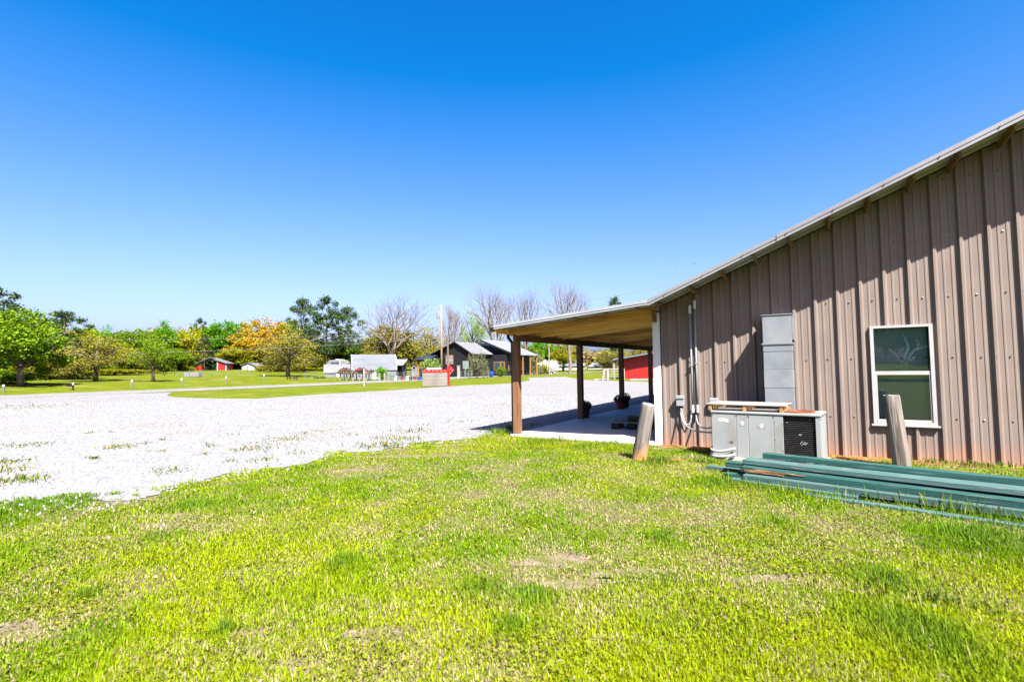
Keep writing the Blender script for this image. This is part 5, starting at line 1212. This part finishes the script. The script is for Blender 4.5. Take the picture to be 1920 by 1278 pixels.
z0 = zat(630, 684, 92)-p.z; mb = MB(); mb.prism([(-1.7, 0, z0-.9), (1.8, 0, z0-.9), (1.9, 0, z0+.3), (1.4, 0, z0+.9), (-1.2, 0, z0+.9), (-1.8, 0, z0+.2)], (0, 2, 0)); mb.build('trailer_body', M['shedwall'], o, bevel=.05)
mb = MB(); mb.bb(-.9, .8, -.02, -.001, z0+.05, z0+.5); mb.build('trailer_window', M['darkglass'], o)
for x_ in (-.7, .7): mb = MB(); mb.tube([(x_, .05, .35), (x_, .3, .35)], .35, 14); mb.build('wheel', M['black'], o)
mb = MB(); mb.bb(-1.5, 1.5, .4, 1.6, .4, z0-.901); mb.build('chassis', M['black'], o)
# pale garden bench / frame in the field
p = spot(546, 66); k = 66/F; o = thing('iron_garden_frame', 'small dark open frame at the foot of the olive tree', 'frame', p, YAW); mb = MB()
for x_ in (-7, -2, 6, 11): mb.bb(x_*k-.05, x_*k+.05, -.05, .05, -.1, 8*k)
mb.bb(-7*k, 12*k, -.04, .04, 6*k, 7*k); mb.bb(-7*k, 12*k, -.04, .04, 3*k, 3.8*k); mb.build('frame_bars', M['black'], o)
p = spot(362, 71); k = 71/F; mb = MB(); mb.bb(-14*k, 14*k, -.4, .4, 0, 8*k); tag(mb.build('wire_crate', M['greyroof'], None, p, rot=(0, 0, YAW), bevel=.03), 'pale wire crate in the field below the red shed', 'crate')
# ================================================================== GRASS, WEEDS, STONES
rng = np.random.RandomState(77)
GP = GRAVEL
# soil and clay patches
def blob(cx, cy, rx_, ry_, rot=0, seed=0, n=26):
    rr = random.Random(seed); o = []; ph = [rr.uniform(0, 6.28) for _ in range(3)]
    for i in range(n):
        t = 6.283*i/n; q = 1+.22*math.sin(2*t+ph[0])+.16*math.sin(3*t+ph[1])+.12*math.sin(5*t+ph[2])+rr.uniform(-.06, .06)
        a, b = rx_*q*math.cos(t), ry_*q*math.sin(t); o.append((cx+a*math.cos(rot)-b*math.sin(rot), cy+a*math.sin(rot)+b*math.cos(rot)))
    return o
bare = []; bmask = []
for i, (px, py, rx_, ry_) in enumerate(((1045, 1052, .34, .12), (1075, 1095, .26, .10), (1180, 1075, .35, .09), (168, 1010, .28, .09), (325, 985, .42, .10), (300, 968, .4, .09), (700, 1195, .25, .10), (230, 940, .25, .16), (320, 1130, .10, .06), (30, 1180, .22, .10), (470, 1190, .14, .08), (660, 882, .30, .10), (560, 1250, .22, .08), (780, 855, .75, .16), (1440, 1085, .4, .07), (900, 850, .3, .06))):
    p = on_z(px, py); bare.append(blob(p.x, p.y, rx_, ry_, YAW, i)); bmask.append((p.x, p.y, rx_, ry_))
sheet('bare_soil', bare, 0.005, M['soil'])
clay = [rough_poly([(-2.5, 9.62), (-2.55, 9.30), (-1.9, 9.12), (-1.2, 9.25), (-0.6, 9.2), (0.4, 9.0), (1.0, 9.22), (1.6, 9.3), (2.6, 9.38), (4.0, 9.4), (8, 9.4), (8, 9.62)], .2, .06, 3)]
p = on_z(1262, 862); clay.append(blob(p.x, p.y, .20, .10, .2, 5)); p = on_z(1215, 862); clay.append(blob(p.x, p.y, .15, .12, .2, 6))
sheet('red_clay', clay, 0.008, M['clay'])

# lawn blades: density thins with distance
def sample(n, zmin, zmax, pw, wid):
    pw = .999 if pw == 1.0 else pw; u = rng.rand(n); z = (zmin**(1-pw)+(zmax**(1-pw)-zmin**(1-pw))*u)**(1/(1-pw)); xcn = rng.uniform(-1, 1, n)*wid*z
    return RT.x*xcn+FW.x*z, RT.y*xcn+FW.y*z, z
N0 = 900000
X, Y, Zd = sample(N0, 1.7, 12.5, 0.9, 1.24)
g_in = inpoly(X+(vnoise(X, Y, .13, 31)-.5)*.5+(vnoise(X, Y, .5, 33)-.5)*.5, Y+(vnoise(X, Y, .13, 32)-.5)*.5+(vnoise(X, Y, .5, 34)-.5)*.6, GP)
keep = ~g_in
keep &= ~((X > XP-.16) & (X < XC) & (Y > 9.36))
keep &= ~((X >= XC-.05) & (Y > YW-.10))
keep &= ~((Y > 9.20) & (X > XC) & (rng.rand(N0) < .55))
ua = (X-AC0.x)*math.cos(AROT)+(Y-AC0.y)*math.sin(AROT); va = -(X-AC0.x)*math.sin(AROT)+(Y-AC0.y)*math.cos(AROT)
keep &= ~((ua > -.03) & (ua < AL+.03) & (va > -.03) & (va < AD+.03))
ul = (X-LO.x)*lc+(Y-LO.y)*ls_; vl = -(X-LO.x)*ls_+(Y-LO.y)*lc
keep &= ~((ul > .0) & (ul < 5.3) & (vl > 0.03) & (vl < .55))
cR, sR = math.cos(YAW), math.sin(YAW)
for (a, b, rx_, ry_) in bmask:
    dx_, dy_ = X-a, Y-b; e = ((dx_*cR+dy_*sR)/rx_)**2+((-dx_*sR+dy_*cR)/ry_)**2
    keep &= ~(rng.rand(N0) < .80*np.clip(1.35-e, 0, 1))
n1 = vnoise(X, Y, .55, 1); n2 = vnoise(X, Y, .16, 2); n3 = vnoise(X, Y, 1.7, 3); n4 = vnoise(X, Y, .32, 9)
thin = .12 + 1.15*(n1*.5+n2*.3+n3*.2)
keep &= rng.rand(N0) < np.clip(thin, .15, 1)
X, Y, Zd, n1, n2, n3, n4, ul, vl = [a[keep] for a in (X, Y, Zd, n1, n2, n3, n4, ul, vl)]
n = len(X)
h = .022+.040*n1*rng.rand(n)+.012*rng.rand(n)
lush = np.zeros(n); dry = np.zeros(n)
for (px, py, r_) in ((1090, 1075, .75), (700, 1235, .45), (1300, 980, .6), (1010, 935, .7), (330, 990, .7), (230, 950, .5), (60, 1180, .35), (480, 1200, .3), (1420, 1090, .55), (1180, 880, .7), (700, 1000, .4), (900, 1250, .3), (1550, 1000, .4), (640, 880, .6), (1750, 1120, .25)):
    p = on_z(px, py); d2 = ((X-p.x)**2+(Y-p.y)**2)/r_**2; dry = np.maximum(dry, np.exp(-d2*1.2))
dry *= .45+.8*vnoise(X, Y, .22, 51)
for (px, py, r_) in ((905, 1105, .22), (1000, 1120, .20), (300, 1008, .26), (140, 945, .5), (60, 950, .6), (365, 950, .22), (30, 925, .3), (940, 812, .45), (1010, 830, .5), (1100, 838, .4), (1230, 870, .22), (580, 880, .2), (800, 840, .2), (1465, 985, .2), (1720, 1190, .35), (1660, 1090, .22), (1850, 1010, .4), (420, 1190, .08), (170, 1115, .12), (1340, 905, .35), (1800, 960, .5), (640, 1060, .15), (1240, 1010, .12), (960, 1180, .15)):
    p = on_z(px, py); d2 = ((X-p.x)**2+(Y-p.y)**2)/r_**2; lush = np.maximum(lush, np.exp(-d2*1.3))
lush = np.maximum(lush, .55*np.exp(-((vl+.10)/.13)**2)*((ul > -.5) & (ul < 6)))
lush = np.maximum(lush, .5*np.exp(-((vl-.7)/.12)**2)*((ul > -.8) & (ul < 6)))
h *= (1+.9*lush)*(1-.3*np.clip(dry, 0, 1))
tall = rng.rand(n) < .004+.02*lush; h[tall] *= rng.uniform(1.6, 2.8, tall.sum())
wdt = (.0014+.0009*rng.rand(n))*(1+Zd*.16)
ang = rng.rand(n)*6.283; tilt = rng.uniform(.1, 1.05, n)*(1-.35*lush); dx_, dy_ = np.cos(ang), np.sin(ang)
base = np.stack([X, Y, np.zeros(n)], 1); side = np.stack([-dy_, dx_, np.zeros(n)], 1)*wdt[:, None]
mid = base+np.stack([dx_*np.sin(tilt*.6)*h*.55, dy_*np.sin(tilt*.6)*h*.55, np.cos(tilt*.6)*h*.55], 1)
tip = mid+np.stack([dx_*np.sin(tilt*1.3)*h*.5, dy_*np.sin(tilt*1.3)*h*.5, np.cos(tilt*1.3)*h*.5], 1)
# one kite-shaped quad folded along its length
V = np.stack([base-side*.5, mid-side, tip, mid+side], 1)
cg = np.array([.140, .270, .002]); cy = np.array([.325, .400, .003]); cst = np.array([.44, .37, .20]); cd = np.array([.065, .150, .012])
a1 = np.clip((n3*.65+n4*.35-.30)*2.3+rng.normal(size=n)*.18, 0, 1)[:, None]
colr = cg*(1-a1)+cy*a1
dl = np.clip(lush*1.1+rng.normal(size=n)*.12, 0, 1)[:, None]*.75; colr = colr*(1-dl)+cd*1.35*dl
ps = np.clip(.04+.34*(n1 < .40)*(1-n3)+.18*(n2 > .66)-lush*.5+.42*dry, .015, .72)
st = rng.rand(n) < ps; colr[st] = cst*rng.uniform(.7, 1.25, (st.sum(), 1))
colr *= rng.uniform(.75, 1.25, (n, 1))*.68
link('lawn_grass', np_mesh('lawn_grass', V.reshape(-1, 3), np.arange(4*n).reshape(n, 4), np.repeat(colr, 4, 0)), M['blade'], kind='stuff')

# low broad clover and weed leaves in the lawn
nl = 90000; X, Y, Zd = sample(nl, 1.7, 10, 1.0, 1.2); k1 = vnoise(X, Y, .45, 21); kp = ~inpoly(X, Y, GP) & (Y < 9.1) & (rng.rand(nl) < np.clip((k1-.35)*2.6, 0, 1)); kp &= ~((X > XP-.16) & (X < XC) & (Y > 9.3))
ul = (X-LO.x)*lc+(Y-LO.y)*ls_; vl = -(X-LO.x)*ls_+(Y-LO.y)*lc; kp &= ~((ul > -.7) & (ul < 5.3) & (vl > -.22) & (vl < .7))
ua = (X-AC0.x)*math.cos(AROT)+(Y-AC0.y)*math.sin(AROT); va = -(X-AC0.x)*math.sin(AROT)+(Y-AC0.y)*math.cos(AROT); kp &= ~((ua > -.05) & (ua < AL+.05) & (va > -.05) & (va < AD+.05))
c = np.stack([X, Y, .014+.026*rng.rand(nl)], 1)[kp]; m_ = len(c); me = leaf_mesh('ground_cover', c, .0105, rng, up=1.2, jit=1.1)
tc_ = .62*np.array([.19, .24, .016])*rng.uniform(.6, 1.35, (m_, 1)); yl = rng.rand(m_) < .25; tc_[yl] = np.array([.18, .17, .012])*rng.uniform(.8, 1.2, (yl.sum(), 1))
at_ = me.color_attributes.new('tint', 'FLOAT_COLOR', 'POINT'); c4 = np.ones((4*m_, 4), np.float32); c4[:, :3] = np.repeat(tc_, 4, 0)*.84; at_.data.foreach_set('color', c4.ravel())
link('clover_cover', me, M['blade'], kind='stuff')
# clover blossoms on the left
P_ = []
for (px, py, r_, k) in ((60, 962, .75, 16), (20, 930, .6, 10), (140, 960, .8, 12), (150, 940, .5, 6), (110, 985, .7, 7), (290, 1005, .2, 4)):
    p = on_z(px, py)
    for _ in range(k): P_.append((p.x+rng.normal()*r_*.5, p.y+rng.normal()*r_*.35, .06+.03*rng.rand()))
P_ = np.array(P_); mb = MB()
for (a, b, z) in P_: mb.tube([(a, b, z-.010), (a, b, z), (a, b, z+.010)], [.005, .008, .004], 6)
mb.build('clover_blossoms', M['white'], kind='stuff')
# scattered debris in the lawn: leaves, small stones
rr = np.random.RandomState(9); X, Y, Zd = sample(900, 1.9, 9, .9, 1.0); kp = ~inpoly(X, Y, GP) & (Y < 9.2) & ~((X > XP-.16) & (X < XC) & (Y > 9.3)); c = np.stack([X, Y, .02+.02*rr.rand(900)], 1)[kp]
ul = (c[:, 0]-LO.x)*lc+(c[:, 1]-LO.y)*ls_; vl = -(c[:, 0]-LO.x)*ls_+(c[:, 1]-LO.y)*lc; c = c[~((ul > -.7) & (ul < 5.3) & (vl > -.22) & (vl < .7))]
M['litter'] = mat('dry_leaf_litter', (0.20, 0.10, 0.05), (0.40, 0.33, 0.25), scale=30, rough=.9, island=.5, alb=.40)
link('leaf_litter', leaf_mesh('leaf_litter', c, .013, rr, up=1.0), M['litter'], kind='stuff')

# weeds growing in the gravel
wp = []
for (px, py, r_, k, hh) in ((52, 836, .45, 260, .05), (225, 840, .30, 200, .07), (175, 862, .10, 60, .08), (165, 813, .12, 30, .06), (208, 811, .06, 20, .05), (273, 832, .12, 40, .05), (305, 826, .06, 26, .08), (282, 848, .10, 20, .05), (303, 848, .08, 26, .06), (320, 888, .16, 60, .13), (395, 838, .16, 40, .09), (375, 854, .12, 34, .08), (440, 815, .2, 30, .06), (485, 840, .5, 320, .05), (530, 825, .4, 220, .06), (460, 845, .2, 90, .06), (497, 865, .2, 90, .09), (435, 867, .14, 50, .06), (560, 850, .25, 90, .04), (605, 808, .3, 60, .05), (570, 815, .2, 26, .08), (625, 795, .3, 36, .07), (690, 840, .3, 110, .12), (716, 824, .25, 60, .10), (730, 838, .35, 160, .11), (770, 812, .35, 90, .16), (760, 826, .3, 130, .10), (795, 798, .2, 30, .07), (845, 788, .2, 16, .07), (862, 792, .3, 40, .05), (913, 782, .12, 16, .1), (980, 790, .12, 40, .08), (1000, 800, .2, 50, .10), (20, 762, 2.0, 420, .05), (60, 764, 1.0, 160, .04), (5, 870, .35, 260, .07), (15, 905, .4, 300, .08), (40, 900, .35, 140, .06), (10, 885, .3, 120, .08), (480, 800, .4, 40, .05), (1045, 775, .2, 30, .09), (330, 800, .5, 30, .04), (660, 815, .4, 60, .05)):
    p = on_z(px, py)
    for _ in range(int(k*.55)): wp.append((p.x+rng.normal()*r_*.62, p.y+rng.normal()*r_*.50, hh*(.4+.8*rng.rand()), math.hypot(p.x, p.y)))
wp = np.array(wp); n = len(wp); ang = rng.rand(n)*6.283; tl = rng.uniform(.1, .8, n); dx_, dy_ = np.cos(ang), np.sin(ang); h = wp[:, 2]; wd_ = (.003+.003*rng.rand(n))*(1+wp[:, 3]*.10)
base = np.stack([wp[:, 0], wp[:, 1], np.full(n, .012)], 1); side = np.stack([-dy_, dx_, np.zeros(n)], 1)*wd_[:, None]
mid = base+np.stack([dx_*np.sin(tl)*h*.5, dy_*np.sin(tl)*h*.5, np.cos(tl)*h*.55], 1); tip = mid+np.stack([dx_*np.sin(tl*1.4)*h*.5, dy_*np.sin(tl*1.4)*h*.5, np.cos(tl*1.4)*h*.45], 1)
V = np.stack([base-side*.6, mid-side, tip, mid+side], 1)
colr = np.array([.08, .125, .009])*rng.uniform(.6, 1.5, (n, 1)); st = rng.rand(n) < .4; colr[st] = np.array([.22, .18, .07])*rng.uniform(.6, 1.2, (st.sum(), 1))
link('gravel_weeds', np_mesh('gravel_weeds', V.reshape(-1, 3), np.arange(4*n).reshape(n, 4), np.repeat(colr, 4, 0)), M['blade'], kind='stuff')
# tall blades against slab, log, boards and wall
wp = []
for (px, py, r_, k, hh) in ((935, 812, .35, 260, .12), (960, 806, .2, 160, .16), (1000, 815, .5, 120, .14), (1060, 828, .4, 60, .18), (1150, 834, .4, 80, .16), (1085, 822, .15, 40, .26), (1162, 828, .15, 40, .24), (1010, 818, .2, 20, .25), (1235, 868, .25, 240, .12), (1330, 868, .3, 200, .10), (1345, 850, .2, 120, .10), (1400, 915, .3, 90, .12), (1480, 925, .4, 60, .13), (1600, 940, .5, 55, .17), (1700, 950, .5, 60, .18), (1800, 965, .5, 70, .19), (1900, 985, .5, 80, .2), (1600, 842, .3, 60, .16), (1620, 850, .3, 90, .08), (1760, 868, .5, 180, .08), (1850, 875, .5, 200, .09), (1560, 848, .2, 60, .14), (1760, 1130, .3, 120, .10), (1680, 1120, .3, 100, .11), (1300, 850, .3, 120, .07)):
    p = on_z(px, py)
    for _ in range(k): wp.append((p.x+rng.normal()*r_*.45, p.y+rng.normal()*.09, hh*(.35+.9*rng.rand()), math.hypot(p.x, p.y)))
wp = np.array(wp); ok = ~((wp[:, 0] > XP-.16) & (wp[:, 0] < XC) & (wp[:, 1] > 9.36)) & ~((wp[:, 0] > XC) & (wp[:, 1] > YW-.08)); wp = wp[ok]
n = len(wp); ang = rng.rand(n)*6.283; tl = rng.uniform(.05, .55, n); dx_, dy_ = np.cos(ang), np.sin(ang); h = wp[:, 2]; wd_ = (.0022+.002*rng.rand(n))*(1+wp[:, 3]*.07)
base = np.stack([wp[:, 0], wp[:, 1], np.zeros(n)], 1); side = np.stack([-dy_, dx_, np.zeros(n)], 1)*wd_[:, None]
mid = base+np.stack([dx_*np.sin(tl)*h*.5, dy_*np.sin(tl)*h*.5, np.cos(tl)*h*.55], 1); tip = mid+np.stack([dx_*np.sin(tl*1.8)*h*.5, dy_*np.sin(tl*1.8)*h*.5, np.cos(tl*1.8)*h*.45], 1)
V = np.stack([base-side*.6, mid-side, tip, mid+side], 1); colr = np.array([.070, .130, .009])*rng.uniform(.6, 1.5, (n, 1)); st = rng.rand(n) < .15; colr[st] = np.array([.22, .20, .06])
link('tall_grass', np_mesh('tall_grass', V.reshape(-1, 3), np.arange(4*n).reshape(n, 4), np.repeat(colr, 4, 0)), M['blade'], kind='stuff')

# crushed stones over the gravel lot
ns = 95000; X, Y, Zd = sample(ns, 4.5, 26, 1.0, 1.08); kp = inpoly(X, Y, GP) & ~((X > XP-.2) & (X < XC) & (Y > 9.3)); X, Y, Zd = X[kp], Y[kp], Zd[kp]
# stray stones over the grass edge
X2, Y2, Z2 = sample(60000, 4.5, 11, 1.0, 1.08); o2 = ~inpoly(X2, Y2, GP) & (X2 < XP-.1); sh = .35; o2 &= inpoly(X2-.25, Y2+.35, GP) | inpoly(X2-.1, Y2+.2, GP); o2 &= rng.rand(len(X2)) < .35
X = np.concatenate([X, X2[o2]]); Y = np.concatenate([Y, Y2[o2]]); Zd = np.concatenate([Zd, Z2[o2]]); n = len(X)
octv = np.array([[1, 0, 0], [0, 1, 0], [-1, 0, 0], [0, -1, 0], [0, 0, 1]], float); s = (.007+.022*rng.rand(n)**3)*(1+.012*Zd)
jt = octv[None]*rng.uniform(.55, 1.25, (n, 5, 1)); a = rng.rand(n)*6.283; ca, sa = np.cos(a)[:, None], np.sin(a)[:, None]
vx = (jt[:, :, 0]*ca-jt[:, :, 1]*sa)*s[:, None]; vy = (jt[:, :, 0]*sa+jt[:, :, 1]*ca)*s[:, None]; vz = jt[:, :, 2]*s[:, None]*.75
off = rng.normal(size=(n, 2))*s[:, None]*.35; vx[:, 4] += off[:, 0]; vy[:, 4] += off[:, 1]
V = np.stack([vx+X[:, None], vy+Y[:, None], vz+.0125], 2).reshape(-1, 3); f0 = np.array([[0, 1, 4], [1, 2, 4], [2, 3, 4], [3, 0, 4]]); Fi = (f0[None]+5*np.arange(n)[:, None, None]).reshape(-1, 3)
link('gravel_stones', np_mesh('gravel_stones', V, Fi), M['stone'], kind='stuff')
